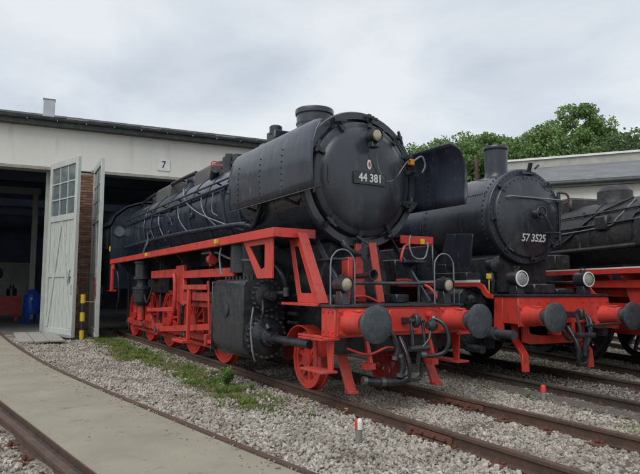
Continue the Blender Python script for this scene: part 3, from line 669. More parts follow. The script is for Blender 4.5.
# ------------------------------------------------------------------ locomotive components
def ringprism(m_, outer, inner, a, b, ax='y'):
    n = len(outer)
    def P(q, t): return (q[0], t, q[1]) if ax == 'y' else (t, q[0], q[1])
    vv_ = [P(q, a) for q in outer]+[P(q, a) for q in inner]+[P(q, b) for q in outer]+[P(q, b) for q in inner]; fs_ = []
    for i in range(n):
        j = (i+1) % n
        fs_ += [(i, j, n+j, n+i), (2*n+i, 3*n+i, 3*n+j, 2*n+j), (i, 2*n+i, 2*n+j, j), (n+i, n+j, 3*n+j, 3*n+i)]
    return m_.add(vv_, fs_)
def buffer(par, x0, y, z, r=.235, lng=.62):
    b = MB(); b.box(x0, x0+.025, y-.19, y+.19, z-.17, z+.17)
    b.lathe([(.02, .165), (.06, .155), (.34, .135), (.36, .142), (.40, .142), (.40, .10)], (x0, y, z), (1, 0, 0), 28)
    for i in (-1, 1):
        for j in (-1, 1): b.cyl((x0+.02, y+i*.16, z+j*.14), (x0+.05, y+i*.16, z+j*.14), .018, 6)
    h = b.build('buffer', 'red_paint', par)
    MB().lathe([(.38, 0), (.38, .115), (.50, .115), (.50, .09), (lng-.06, .09), (lng-.06, .10), (lng-.05, r-.02), (lng-.035, r), (lng-.012, r), (lng-.004, r-.012), (lng+.003, r*.6), (lng+.006, 0)], (x0, y, z), (1, 0, 0), 40).build('buffer_head', 'buffer_steel', h)
    b = MB()
    b.box(x0+.14, x0+.30, y-.05, y+.05, z+.135, z+.165); b.build('step_lug', 'red_paint', h, bevel=.006)
    return h
def make_wheel(Rr, ns, cw, mat='red_gear', sub=True):
    rim = Rr-.065
    m_ = MB(); m_.lathe([(.02, rim-.055), (.02, rim+.003), (.115, rim+.003), (.115, rim-.055), (.02, rim-.055)], (0, 0, 0), (0, 1, 0), 40)
    hr = .17*Rr/.7+.02
    m_.lathe([(-.02, 0), (-.02, hr*.6), (-.012, hr*.62), (-.012, hr), (.15, hr), (.15, 0)], (0, 0, 0), (0, 1, 0), 24)
    for i in range(ns):
        a = 2*math.pi*i/ns; c_, s_ = math.cos(a), math.sin(a)
        m_.bar((c_*hr*.9, .065, s_*hr*.9), (c_*(rim-.03), .07, s_*(rim-.03)), .05, .065, (0, 1, 0))
    wh = m_.build('wheel', mat, None)
    t_ = MB().lathe([(0, Rr-.06), (0, Rr-.004), (.004, Rr), (.095, Rr+.003), (.105, Rr+.028), (.135, Rr+.026), (.135, Rr-.06), (0, Rr-.06)], (0, 0, 0), (0, 1, 0), 48).build('tyre', mat, wh)
    if cw:
        poly = [(rim*.98*math.cos(a), rim*.98*math.sin(a)) for a in np.linspace(R(20), R(160), 14)]
        MB().prism([(q[0]*.985, q[1]*.985) for q in poly], 'y', .012, .105).build('counterweight', mat, wh)
    return wh
def set_wheel(wh, par, x, s, z, rot):
    c = copy(wh, par, (x, s*.78, z), (0, rot, math.pi if s > 0 else 0)); return c
def lamp(par, x, y, z, r, lng, base_z, lens='lamp_lens', bez='gear_black'):
    l_ = MB().lathe([(-lng, 0), (-lng, r*.6), (-lng+.03, r*.92), (-.04, r*.95), (-.035, r), (0, r), (0, r*.9), (-.012, r*.9)], (x, y, z), (1, 0, 0), 28)
    l_.cyl((x-lng*.5, y, z+r*.9), (x-lng*.5, y, z+r*1.22), r*.35, 12)
    h = l_.build('lamp', 'gear_black', par)
    MB().lathe([(-.012, r*.9), (.004, r*.72), (.014, r*.4), (.018, 0)], (x, y, z), (1, 0, 0), 28).build('lens', lens, h)
    MB().lathe([(-.004, r*.86), (-.004, r*1.02), (.012, r*1.0), (.012, r*.86)], (x, y, z), (1, 0, 0), 28).build('bezel', bez, h)
    MB().prism([(x-lng*.8, base_z), (x-.02, base_z), (x-.05, z-r*.85), (x-lng*.7, z-r*.85)], 'y', y-r*.62, y+r*.62).build('bracket', 'gear_black', h, bevel=.006)
    return h

# ================================================================== engine 44 381
E44 = tag(empty('steam_locomotive', (0, 0, 0)), 'large black steam locomotive with number plate 44 381 and red frame', 'locomotive')
P44 = lambda m_, n, mt, bv=0, par=None: m_.build(n, mt, par or E44, bevel=bv)
ZB = 3.18
def bs(x, deg, r=.99, s=-1):     # point on the boiler, deg from the top towards side s
    return V(x, s*r*math.sin(R(deg)), ZB+r*math.cos(R(deg)))
boi = P44(MB().lathe([(-3.0, .985), (-8.7, .985), (-8.75, 1.0), (-12.95, 1.03), (-12.95, 0)], (0, 0, ZB), (1, 0, 0), 56), 'boiler', 'boiler_black')
for x in (-3.25, -4.3, -5.35, -6.4, -7.45, -8.5, -9.7, -10.9, -12.1): MB().lathe([(-.03, .985), (-.03, 1.0+(.03 if x < -8.7 else 0)), (.03, 1.0+(.03 if x < -8.7 else 0)), (.03, .985)], (x, 0, ZB), (1, 0, 0), 56).build('boiler_band', 'boiler_black', boi)
smk = P44(MB().lathe([(-3.2, 1.0), (-3.2, 1.035), (-1.06, 1.035), (-1.06, 1.075), (-1.0, 1.08), (-.967, 1.06), (-.967, .955), (-1.04, .95), (-1.04, 0)], (0, 0, ZB), (1, 0, 0), 72), 'smokebox', 'smokebox_black')
m_ = MB()
for x in (-1.15, -2.05, -3.1):
    for i in range(64):
        a = 2*math.pi*i/64; d = V(0, math.sin(a), math.cos(a)); c_ = V(x, 0, ZB)+d*1.033; m_.cyl(c_, c_+d*.012, .013, 6)
tag(m_.build('rivets', 'smokebox_black', smk), kind='stuff')
dr = P44(MB().lathe([(-1.035, .905), (-.955, .905), (-.922, .895), (-.908, .875), (-.898, .815), (-.893, .80), (-.862, .775), (-.828, .69), (-.795, .53), (-.772, .35), (-.763, .15), (-.761, 0)], (0, 0, ZB), (1, 0, 0), 72), 'smokebox_door', 'smokebox_black')
for k in range(10):
    a = R(84+36*k); c_ = V(-.935, math.cos(a)*.965, ZB+math.sin(a)*.965); rd = V(0, math.cos(a), math.sin(a)); tg = V(0, -math.sin(a), math.cos(a))
    c2 = MB(); c2.bar(c_+rd*.08+V(.02, 0, 0), c_-rd*.15+V(.07, 0, 0), .065, .045, (1, 0, 0)); c2.cyl(c_+V(-.02, 0, 0), c_+V(.14, 0, 0), .03, 8)
    c2.bar(c_+V(.11, 0, 0)-(tg+rd*.4*(k%2))*.10, c_+V(.13, 0, 0)+(tg+rd*.4*(k%2))*.10, .034, .03, (1, 0, 0)); c2.build('door_clamp', 'gear_black', dr)
MB().tube([(-.89, -.66, 3.30), (-.82, -.70, 3.30), (-.82, -.70, 3.06), (-.89, -.66, 3.06)], .014, 8).build('door_handle', 'smokebox_black', dr)
for zz in (2.88, 3.62):
    h_ = MB(); h_.bar((-.90, .60, zz), (-.925, 1.0, zz), .05, .03, (1, 0, 0)); h_.cyl((-.95, .97, zz-.09), (-.95, .97, zz+.09), .035, 10); h_.build('hinge', 'smokebox_black', dr)
# cast number plate
pl = P44(MB().box(-.758, -.735, -.30, .30, ZB-.115, ZB+.075), 'number_plate', 'gear_black', .008)
fr = MB(); ringprism(fr, [(-.30, ZB-.115), (.30, ZB-.115), (.30, ZB+.075), (-.30, ZB+.075)], [(-.288, ZB-.103), (.288, ZB-.103), (.288, ZB+.063), (-.288, ZB+.063)], -.737, -.731, 'x'); fr.build('plate_edge', 'gear_black', pl)
text('44 381', .178, 'letter_white', pl, (-.733, 0, ZB-.02), (R(90), 0, R(90)), sx=.88, bold=.016)
em = P44(MB().lathe([(0, 0), (0, .048), (.012, .048), (.012, 0)], (0, 0, 0), (1, 0, 0), 20), 'emblem', 'letter_white'); em.location = (-.772, 0, 3.38); em.scale = (1, .8, 1.6)
MB().lathe([(.012, .0), (.0145, .0), (.0145, .026), (.012, .026)], (0, 0, 0), (1, 0, 0), 12).build('emblem_mark', 'red_faded', em)
lp_ = lamp(E44, -.55, 0.0, 3.80, .105, .22, 3.62)
MB().tube([(-.6, .05, 3.72), (-.70, .10, 3.45), (-.74, .25, 3.18), (-.80, .50, 3.20), (-.85, .80, 3.52), (-.90, .93, 3.58)], .010, 6, sm=5).build('cable', 'pipe_grey', E44)
MB().tube([(-.58, .06, 3.85), (-.72, .30, 3.92), (-.80, .62, 3.78), (-.86, .88, 3.55)], .008, 6, sm=5).build('cable', 'gear_black', E44)
P44(MB().box(-.95, -.88, .90, 1.0, 3.50, 3.60), 'connector', 'orange_plastic', .01)
MB().tube([(-.90, 1.0, 3.58), (-.86, 1.13, 3.66), (-.86, 1.2, 3.52), (-.9, 1.17, 3.40)], .016, 6, sm=5).build('cable', 'pipe_pale', E44)
# chimney
chm = P44(MB().lathe([(.90, .44), (.96, .37), (1.02, .325), (1.10, .318), (1.38, .322), (1.40, .345), (1.46, .35), (1.49, .342), (1.49, .30), (1.2, .28), (1.2, 0)], (-2.45, 0, ZB), (0, 0, 1), 40), 'chimney', 'smokebox_black')
MB().lathe([(1.22, .318), (1.22, .330), (1.25, .330), (1.25, .318)], (-2.45, 0, ZB), (0, 0, 1), 40).build('rim_band', 'smokebox_black', chm)
P44(MB().box(-3.3, -2.95, -.55, .1, 4.05, 4.38).cyl((-3.1, -.45, 4.3), (-3.1, -.45, 4.48), .12, 14), 'feed_heater', 'gear_black', .02)
# smoke deflectors
for s in (-1, 1):
    prof = [(1.36, 2.80), (1.385, 2.95), (1.395, 3.20), (1.38, 3.45), (1.33, 3.63), (1.27, 3.74), (1.23, 3.79)]
    m_ = MB(); th_ = .012
    xs_ = [-3.02, -2.9, -2.2, -1.4, -.6, -.30, -.16, -.10]
    vv_ = []; fs_ = []; n = len(prof)
    for x in xs_:
        for i, (y, z) in enumerate(prof):
            zz = z
            if x > -.35:
                k = (x+.35)/.25; tt = (z-2.80)/(.99); zz = 2.80+(.99-(.05 if s < 0 else .14)*k*k)*tt
            vv_.append((x+(.02*(3.3-z) if x < -2.95 else 0), s*y, zz))
    for k in range(len(xs_)-1):
        for i in range(n-1): fs_.append((k*n+i, (k+1)*n+i, (k+1)*n+i+1, k*n+i+1))
    m_.add(vv_, fs_); o = m_.build('smoke_deflector', 'deflector_black', E44); sm_ = o.modifiers.new('th', 'SOLIDIFY'); sm_.thickness = th_
    edge = [V(-3.02+.02*.5, s*1.36, 2.80), V(-.6, s*1.36, 2.80), V(-.10, s*1.36, 2.80)]
    MB().tube(edge, .009, 8).build('edge_bead', 'deflector_black', o)
    rv = MB()
    for x in (-2.6, -1.75, -1.0):
        for i in range(8):
            y, z = 1.39-.0, 2.86+i*.09; y = float(np.interp(z, [q[1] for q in prof], [q[0] for q in prof])); rv.cyl((x, s*y, z), (x, s*(y+.014), z), .012, 6)
            if s > 0: rv.cyl((x, s*(y-.012), z), (x, s*(y-.03), z), .012, 6)
    tag(rv.build('rivets', 'deflector_black', o), kind='stuff')
    for x in (-2.6, -1.3):
        MB().tube([(x, s*.99, 3.35), (x, s*1.37, 3.42)], .022, 8).build('stay', 'gear_black', o); MB().tube([(x, s*.90, 2.75), (x, s*1.35, 2.88)], .022, 8).build('stay', 'gear_black', o)
# domes and boiler fittings
pmat('dome_grey', (.085, .083, .078), (.06, .06, .058), 3, c=(.15, .14, .12), camt=(.55, .75), cscale=6, rough=.6, bump=.15)  # domes greyer and duller than the boiler
def boxdome(x0, x1, z1, mt):
    m_ = MB(); poly = [(-.56, ZB+.72), (-.54, z1-.13), (-.46, z1-.04), (-.30, z1), (.30, z1), (.46, z1-.04), (.54, z1-.13), (.56, ZB+.72)]
    m_.prism(poly, 'x', x0, x1); d = m_.build('sand_dome', mt, E44, bevel=.02)
    for y in (-.2, .2): MB().lathe([(0, 0), (0, .13), (.04, .13), (.07, .08), (.07, 0)], ((x0+x1)/2, y, z1-.002), (0, 0, 1), 16).build('lid', mt, d)
boxdome(-7.45, -6.05, 4.42, 'dome_grey'); boxdome(-11.0, -9.5, 4.46, 'dome_grey')
for s in (-1, 1):
    P44(MB().tube([(-9.5, s*.50, 4.36), (-8.4, s*.50, 4.36), (-7.45, s*.50, 4.34)], .05, 10, sm=3), 'dome_pipe', 'gear_black'); P44(MB().tube([(-12.9, s*.5, 4.20), (-11.9, s*.54, 4.26), (-11.0, s*.52, 4.30)], .045, 10, sm=3), 'dome_pipe', 'gear_black')
P44(MB().lathe([(.85, .50), (.95, .42), (1.02, .40), (1.18, .40), (1.27, .34), (1.32, .2), (1.33, 0)], (-8.5, 0, ZB), (0, 0, 1), 28), 'steam_dome', 'boiler_black')
P44(MB().lathe([(.85, .48), (.95, .40), (1.0, .36), (1.10, .36), (1.2, .28), (1.24, 0)], (-4.1, 0, ZB), (0, 0, 1), 28), 'feed_dome', 'boiler_black')
P44(MB().cyl((-3.62, -.2, 4.15), (-3.62, -.2, 4.42), .09, 14).cyl((-3.62, -.2, 4.42), (-3.62, -.2, 4.5), .05, 10), 'relief_valve', 'gear_black')
vf = P44(MB().cyl((-5.3, -.48, 3.95), (-5.3, -.48, 4.30), .15, 16).cyl((-5.3, -.48, 4.30), (-5.3, -.48, 4.38), .10, 12).cyl((-5.0, -.42, 4.0), (-5.0, -.42, 4.32), .11, 14).cyl((-5.6, -.5, 4.15), (-4.7, -.44, 4.15), .06, 10), 'check_valve', 'gear_black')
MB().tube([(-5.82, -.62+.09*math.cos(a), 4.22+.09*math.sin(a)) for a in np.linspace(0, 6.283, 16)], .014, 6).cyl((-5.82, -.62, 4.22), (-5.55, -.5, 4.18), .013, 6).build('hand_wheel', 'marker_red', vf)
MB().tube([bs(-5.0, 24, 1.06), bs(-4.6, 30, 1.09), bs(-4.2, 45, 1.07), bs(-3.95, 62, 1.04), bs(-3.9, 85, 1.04)], .045, 10, sm=5).build('feed_pipe', 'gear_black', vf)
P44(MB().cyl(bs(-5.85, 40, .98), bs(-5.55, 38, 1.14), .10, 14), 'washout_plug', 'gear_black')
for y in (-.3, .3): P44(MB().cyl((-12.0, y, 4.1), (-12.0, y, 4.42), .09, 14), 'safety_valve', 'gear_black')
for s in (-1, 1):
    hr_ = MB().tube([bs(-12.6, 68, 1.12, s), bs(-3.1, 68, 1.10, s)], .022, 8)
    for x in np.arange(-12.4, -3, 1.3): hr_.cyl(bs(x, 68, .98, s), bs(x, 68, 1.12, s), .022, 8)
    hr_.build('handrail', 'gear_black', E44)
    P44(MB().tube([bs(-12.7, 112, 1.10, s), bs(-8.2, 112, 1.08, s), bs(-3.9, 118, 1.06, s), bs(-3.3, 122, 1.06, s), bs(-2.9, 122, 1.12, s), bs(-2.5, 112, 1.12, s), bs(-2.4, 95, 1.05, s)], .05, 12, sm=5), 'steam_pipe', 'pipe_grey' if 0 else 'boiler_black')
    P44(MB().tube([bs(-12.7, 74, 1.05, s), bs(-3.2, 74, 1.05, s)], .035, 8), 'conduit', 'boiler_black')
for pts, rr_, mt in (([(-7.9, 40), (-7.3, 55), (-6.6, 75), (-5.6, 95), (-4.5, 112), (-3.6, 126)], .020, 'pipe_pale'),
                 ([(-7.5, 45), (-7.25, 70), (-7.0, 95), (-6.5, 118)], .016, 'pipe_pale'),
                 ([(-5.7, 55), (-5.5, 80), (-5.2, 100), (-4.6, 122)], .018, 'pipe_pale'),
                 ([(-6.1, 70), (-5.6, 72), (-4.9, 74), (-4.8, 84), (-4.8, 98), (-4.55, 104)], .014, 'pipe_pale'),
                 ([(-8.9, 70), (-8.75, 92), (-8.5, 118)], .018, 'pipe_pale'), ([(-9.6, 60), (-9.6, 90), (-9.4, 118)], .02, 'boiler_black'),
                 ([(-10.5, 60), (-10.3, 90), (-10.35, 120)], .022, 'boiler_black'), ([(-10.9, 72), (-9.5, 76), (-8.0, 84), (-7.6, 100)], .016, 'gear_black'),
                 ([(-11.7, 80), (-10.0, 92), (-8.6, 95)], .016, 'gear_black'), ([(-4.35, 78), (-4.35, 122)], .03, 'boiler_black'), ([(-3.6, 80), (-3.55, 120)], .025, 'boiler_black')):
    P44(MB().tube([bs(x, d, 1.035+rr_*.6) for x, d in pts], rr_*(.65 if mt == 'pipe_pale' else 1), 8, sm=6), 'conduit', mt)
for x, d in ((-8.0, 75), (-7.9, 92), (-8.1, 108), (-9.8, 100), (-6.2, 95)): P44(MB().box(x-.12, x+.12, -.03, .03, -.05, .05), 'washout_cover', 'gear_black', .01).location = bs(x-x, d, 1.02)
# cab
poly = [(-1.42, 1.45), (-1.42, 3.45), (-1.30, 3.75), (-.95, 4.05), (-.5, 4.22), (0, 4.28), (.5, 4.22), (.95, 4.05), (1.30, 3.75), (1.42, 3.45), (1.42, 1.45)]
cab_ = P44(MB().prism(poly, 'x', -15.6, -12.95), 'cab', 'boiler_black', .01)
m_ = MB(); m_.prism([(y*1.04, z+.03) for y, z in poly[1:-1]]+[(y*1.04, z+.07) for y, z in reversed(poly[1:-1])], 'x', -15.8, -12.8); m_.build('cab_roof', 'boiler_black', cab_)
MB().lathe([(0, .2), (.03, .2), (.03, .17), (0, .17)], (-12.95, -1.18, 3.3), (1, 0, 0), 20).build('window_frame', 'gear_black', cab_)
MB().cyl((-12.95, -1.18, 3.3), (-12.94, -1.18, 3.3), .17, 20).build('window_pane', 'glass_old', cab_)
MB().box(-14.6, -13.6, -1.432, -1.421, 2.75, 3.35).build('window_pane', 'glass_old', cab_)
P44(MB().box(-12.82, -12.76, -1.50, -1.46, 2.62, 2.78), 'marker_lamp', 'yellow_paint', .008)
# firebox and a black fill box put in for the shade under the boiler
P44(MB().box(-12.8, -8.6, -.80, .80, 1.35, 2.6), 'firebox', 'gear_black', .02)
P44(MB().box(-8.5, -3.0, -.45, .45, 1.1, 2.35), 'smokebox_saddle', 'gear_black', .02)
for s in (-1, 1):
    P44(MB().prism([(-.33, 1.2), (-.33, .78), (-1.0, .66), (-3, .62), (-12.9, .62), (-12.9, 1.42), (-3.2, 1.42), (-2.9, 1.22)], 'y', s*.53-.018, s*.53+.018), 'main_frame', 'gear_black', .004)  # red frame coloured black to stand in for the shade under the boiler
# running boards
for s in (-1, 1):
    y0, y1 = sorted((s*1.47, s*.88)); rb_ = P44(MB().box(-12.6, -1.05, y0, y1, 2.315, 2.335), 'running_board', 'gear_black')
    v_ = MB(); v_.box(-12.62, -1.02, min(s*1.50, s*1.472), max(s*1.50, s*1.472), 2.22, 2.355); v_.box(-12.62, -1.02, min(s*1.47, s*1.40), max(s*1.47, s*1.40), 2.22, 2.235); v_.build('valance', 'red_paint', rb_, bevel=.004)
    v_ = MB(); v_.box(-1.047, -1.02, min(s*1.471, s*.80), max(s*1.471, s*.80), 2.22, 2.355); v_.box(-1.40, -1.048, min(s*1.46, s*.92), max(s*1.46, s*.92), 2.30, 2.313); v_.build('front_valance', 'red_paint', rb_, bevel=.004)
    for x in (-3.2, -8.0): MB().box(x-.04, x+.04, s*1.53-.03, s*1.53+.03, 2.25, 2.33).build('marker_lamp', 'yellow_paint', rb_, bevel=.006)
    for x in (-11.6, -9.7, -7.6, -5.9, -3.9):
        MB().prism([(s*.55, 1.4), (s*.55, 2.3), (s*1.42, 2.3), (s*1.42, 2.2), (s*.75, 1.55)], 'x', x-.012, x+.012).build('bracket', 'gear_black', rb_)  # red brackets coloured black along with the shaded frame
    # gusset over the cylinder, front apron
    if s > 0: continue
    m_ = MB(); ringprism(m_, [(-2.25, 2.222), (-1.18, 2.222), (-1.18, 1.63), (-1.70, 1.63)], [(-2.02, 2.14), (-1.44, 2.14), (-1.44, 1.80), (-1.60, 1.76)], min(s*1.40, s*1.43), max(s*1.40, s*1.43)); P44(m_, 'gusset', 'red_paint', .004)
    m_ = MB(); ringprism(m_, [(-1.34, 2.215), (-.93, 2.215), (-.36, 1.285), (-1.06, 1.285)], [(-1.20, 2.10), (-1.05, 2.10), (-.66, 1.42), (-.98, 1.42)], min(s*1.05, s*1.07), max(s*1.05, s*1.07)); P44(m_, 'apron_plate', 'red_paint', .003)
    fl_ = MB(); fl_.bar((-.955, s*1.06, 2.29), (-.34, s*1.06, 1.285), .15, .022, (1, 0, 1)); P44(fl_, 'apron_flange', 'red_faded', .003)
    P44(MB().box(-1.42, -.36, s*1.06-.10, s*1.06+.10, 1.245, 1.283), 'apron_foot', 'red_paint', .004)
# end support by the cab
for s in (-1, 1):
    P44(MB().box(-12.62, -12.42, s*1.44-.03, s*1.44+.03, 1.40, 2.218).box(-12.41, -12.2, s*1.44-.028, s*1.44+.028, 2.05, 2.216), 'board_support', 'red_paint', .006)
    P44(MB().box(-13.8, -12.425, s*1.36-.05, s*1.36+.05, 1.36, 1.42), 'cab_step_beam', 'red_gear', .005)
    P44(MB().tube([(-12.4, s*1.35, 2.2), (-12.2, s*1.3, 1.7), (-12.35, s*1.25, 1.2), (-12.9, s*1.2, .8)], .03, 8, sm=5), 'sand_pipe', 'gear_black')
# buffer beam and deck
bb = P44(MB().box(-.34, 0, -1.10, 1.10, .85, 1.24), 'buffer_beam', 'red_paint', .008)
MB().box(-1.0, .03, -1.13, 1.13, 1.243, 1.275).build('deck_plate', 'gear_black', bb, bevel=.004)
rv = MB()
for y in (-1.04, -.63, .63, 1.04):
    for z in (.92, 1.05, 1.18): rv.cyl((0, y, z), (.014, y, z), .014, 6)
for x in (-.28, -.16, -.05):
    for z in (.92, 1.18): rv.cyl((x, -1.10, z), (x, -1.114, z), .014, 6)
tag(rv.build('rivets', 'red_paint', bb), kind='stuff')
for s in (-1, 1): buffer(E44, 0, s*.875, 1.05)
# coupling gear
P44(MB().box(.002, .03, -.24, .24, .90, 1.2), 'hook_plate', 'red_paint', .006)
hk = P44(MB().prism([(.02, 1.10), (.20, 1.10), (.28, 1.16), (.36, 1.13), (.36, 1.02), (.30, .96), (.24, 1.0), (.20, 1.02), (.02, 1.0)], 'y', -.04, .04), 'draw_hook', 'gear_black', .012)
cp = MB(); cp.tube([(.30, -.10, 1.06), (.34, -.10, .86), (.36, -.09, .70), (.36, .09, .70), (.34, .10, .86), (.30, .10, 1.06)], .024, 8, sm=3); cp.cyl((.30, -.13, 1.06), (.30, .13, 1.06), .032, 10); cp.cyl((.36, -.16, .70), (.36, .16, .70), .04, 10)
cp.cyl((.36, 0, .72), (.32, 0, .48), .03, 10); cp.tube([(.30, -.09, .50), (.26, -.09, .30), (.26, .09, .30), (.30, .09, .50)], .026, 8, sm=3); cp.lathe([(-.09, 0), (-.075, .05), (0, .085), (.075, .05), (.09, 0)], (.38, .20, 1.0), (0, 1, 0), 14); cp.tube([(.36, .0, .66), (.40, .14, .82), (.38, .2, 1.0)], .016, 8); cp.build('screw_coupling', 'gear_black', hk)
for y, z0 in ((-.42, .85), (.48, .85)):
    P44(MB().cyl((.0, y, 1.12), (.09, y, 1.12), .05, 12).cyl((.06, y, 1.16), (.06, y, 1.02), .035, 10), 'air_cock', 'red_paint')
P44(MB().tube([(.08, .48, 1.08), (.22, .56, 1.0), (.28, .60, .80), (.24, .56, .62), (.14, .42, .56), (.06, .25, .58)], .030, 10, sm=5), 'air_hose', 'gear_black')
P44(MB().tube([(.08, -.42, 1.05), (.16, -.30, .90), (.18, -.22, .72), (.16, -.26, .55)], .028, 10, sm=5), 'air_hose', 'gear_black')
P44(MB().tube([(-.05, -.12, .84), (.08, -.14, .66), (.13, -.10, .44), (.12, -.14, .32)], .042, 10, sm=4).tube([(-.05, -.02, .84), (.12, -.02, .60), (.18, .0, .36)], .035, 10, sm=4), 'heating_pipe', 'gear_black')
P44(MB().tube([(.15, .02, .30), (.12, -.05, .26), (.06, -.20, .24), (.0, -.46, .25), (-.02, -.66, .28)], [.05, .055, .055, .05, .045], 12, sm=3), 'heating_hose', 'gear_black')
MB().box(-.33, -.30, -1.0, 1.0, .60, .845).build('beam_stay', 'gear_black', bb)
P44(MB().tube([(-.1, -.85, .70), (.03, -.60, .62), (.05, -.30, .70), (.02, -.1, .66)], .016, 8, sm=4), 'drain_pipe', 'red_paint')
for s in (-1, 1):
    P44(MB().bar((-.1, s*.55, .84), (.02, s*.55, .50), .05, .05).box(-.10, .05, s*.55-.06, s*.55+.06, .42, .50), 'hose_bracket', 'red_paint')
    # guard irons
    gi = MB(); gi.bar((-.50, s*.74, .86), (-.38, s*.74, .55), .16, .045, (1, 0, 0)); gi.bar((-.385, s*.74, .56), (-.16, s*.74, .12), .15, .045, (1, 0, 0)); gi.box(-.22, -.08, s*.74-.07, s*.74+.07, .10, .14)
    P44(gi, 'guard_iron', 'red_faded' if s < 0 else 'red_paint', .006)
    P44(MB().bar((-.34, s*1.0, .84), (-.60, s*.80, .50), .05, .05), 'guard_stay', 'red_gear')
    # steps under the beam end
    st = P44(MB().box(-.62, .0, min(s*1.02, s*1.30), max(s*1.02, s*1.30), .82, .85).box(-.62, .0, s*1.29-.012, s*1.29+.012, .853, .885), 'step', 'red_paint', .004)
    MB().box(-.60, -.02, min(s*1.04, s*1.28), max(s*1.04, s*1.28), .40, .43).build('tread', 'red_faded', st, bevel=.004)
    MB().prism([(-.20, .819), (-.03, .819), (-.05, .43), (-.14, .43)], 'y', s*1.10-.014, s*1.10+.014).build('hanger', 'red_paint', st)
    MB().prism([(-.60, .819), (-.50, .819), (-.50, .43), (-.58, .43)], 'y', s*1.07-.012, s*1.07+.012).build('hanger', 'red_gear', st)
for p0, p1, rr_ in (((.085, .483, 1.078), (.115, .50, 1.065), .042), ((.10, .34, .572), (.07, .27, .578), .042), ((.085, -.415, 1.04), (.105, -.39, 1.0), .040), ((.165, -.255, .59), (.162, -.26, .545), .042), ((.125, -.135, .36), (.12, -.14, .31), .055), ((.09, -.125, .60), (.10, -.12, .56), .055), ((.03, -.33, .245), (.02, -.39, .246), .064), ((-.01, -.60, .27), (-.018, -.655, .279), .058)):
    P44(MB().cyl(p0, p1, rr_, 12), 'hose_clamp', 'rod_steel')
# lamps, loops, rail and front details
for s in (-1, 1):
    lamp(E44, -.02, s*.90, 1.545, .105, .25, 1.276)
    P44(MB().tube([(-.12, s*.90-.19, 1.27), (-.12, s*.90-.19, 1.80), (-.12, s*.90-.15, 1.93), (-.12, s*.90-.06, 2.0), (-.12, s*.90+.06, 2.0), (-.12, s*.90+.15, 1.93), (-.12, s*.90+.19, 1.80), (-.12, s*.90+.19, 1.27)], .0105, 8, sm=3), 'grab_loop', 'pipe_grey')
    # inclined stays with a tread, smokebox to deck
    sy = s*.72
    sy_ = P44(MB().bar((-1.22, sy, 2.32), (-.25, sy, 1.28), .035, .085, (1, 0, 1)), 'smokebox_stay', 'pipe_grey' if 0 else 'deflector_black', .004)
    MB().box(-.92, -.42, sy-.11, sy+.11, 1.885, 1.915).build('tread', 'deflector_black', sy_, bevel=.004)
    MB().prism([(-.9, 1.88), (-.5, 1.88), (-.80, 1.80)], 'y', sy+.03, sy+.045).build('tread_bracket', 'deflector_black', sy_)
P44(MB().cyl((-.35, -.66, 1.565), (-.35, .70, 1.565), .026, 12), 'deck_rail', 'buffer_steel')
for y in (-.6, .6): P44(MB().cyl((-.35, y, 1.27), (-.35, y, 1.565), .022, 8), 'rail_post', 'gear_black')
P44(MB().lathe([(-.42, .02), (-.40, .035), (-.18, .045), (-.06, .06), (0, .08), (0, .068), (-.06, .04), (-.2, 0)], (-.24, -.30, 1.68), (1, .06, .04), 20), 'horn', 'gear_black')
P44(MB().prism([(-.62, 1.28), (.62, 1.28), (.62, 1.7), (.45, 2.2), (-.45, 2.2), (-.62, 1.7)], 'x', -3.1, -1.15), 'cylinder_saddle', 'gear_black', .015)
P44(MB().prism([(-.26, 1.285), (-.04, 1.285), (-.12, 2.16), (-.22, 2.16)], 'x', -.86, -.80), 'saddle_plate', 'red_gear', .004)
pf = MB(); pf.bar((-.78, .06, 2.18), (-.62, .10, 1.285), .13, .025, (1, 0, .2)); P44(pf, 'saddle_flange', 'red_faded', .003)
P44(MB().cyl((-.95, -.22, 1.42), (-.74, -.22, 1.42), .12, 18).cyl((-.74, -.22, 1.42), (-.70, -.22, 1.42), .08, 14), 'valve_cover', 'red_paint')
P44(MB().box(-.9, -.72, -.42, -.33, 1.29, 1.95), 'saddle_post', 'red_paint', .01)
P44(MB().lathe([(0, 0), (0, .10), (.06, .10), (.06, 0)], (-.85, -.06, 2.02), (1, 0, 0), 16).tube([(-.85, -.08, 2.0), (-.8, -.28, 2.02), (-.8, -.40, 2.1), (-.85, -.42, 2.18)], .05, 10, sm=4), 'drain_valve', 'gear_black')
P44(MB().tube([(-.7, -.60, 1.28), (-.6, -.45, 1.36), (-.58, -.2, 1.37), (-.6, .05, 1.28)], .02, 8, sm=5), 'red_pipe', 'red_paint')
P44(MB().tube([(-.95, .92, 2.2), (-.9, .78, 2.16), (-.88, .70, 2.0), (-.88, .70, 1.92)], .022, 8, sm=4), 'red_pipe', 'red_paint')
P44(MB().tube([(-.35, 1.02, 1.28), (-.5, .95, 1.5), (-.8, .80, 1.62), (-1.0, .70, 1.62)], .024, 8, sm=4), 'red_pipe', 'red_paint')
P44(MB().tube([(-.95, .95, 2.35), (-.9, .88, 2.2), (-.88, .95, 2.0), (-.86, 1.15, 1.98), (-.88, 1.25, 2.15), (-.95, 1.3, 2.25)], .013, 6, sm=5), 'cable', 'pipe_pale')
P44(MB().box(-1.02, -.98, 1.20, 1.28, 2.22, 2.31), 'marker_lamp', 'yellow_paint', .006)
for y in (-.62, .5): P44(MB().box(-.95, -.6, y-.12, y+.12, 1.28, 1.40), 'tool_box', 'gear_black', .01)
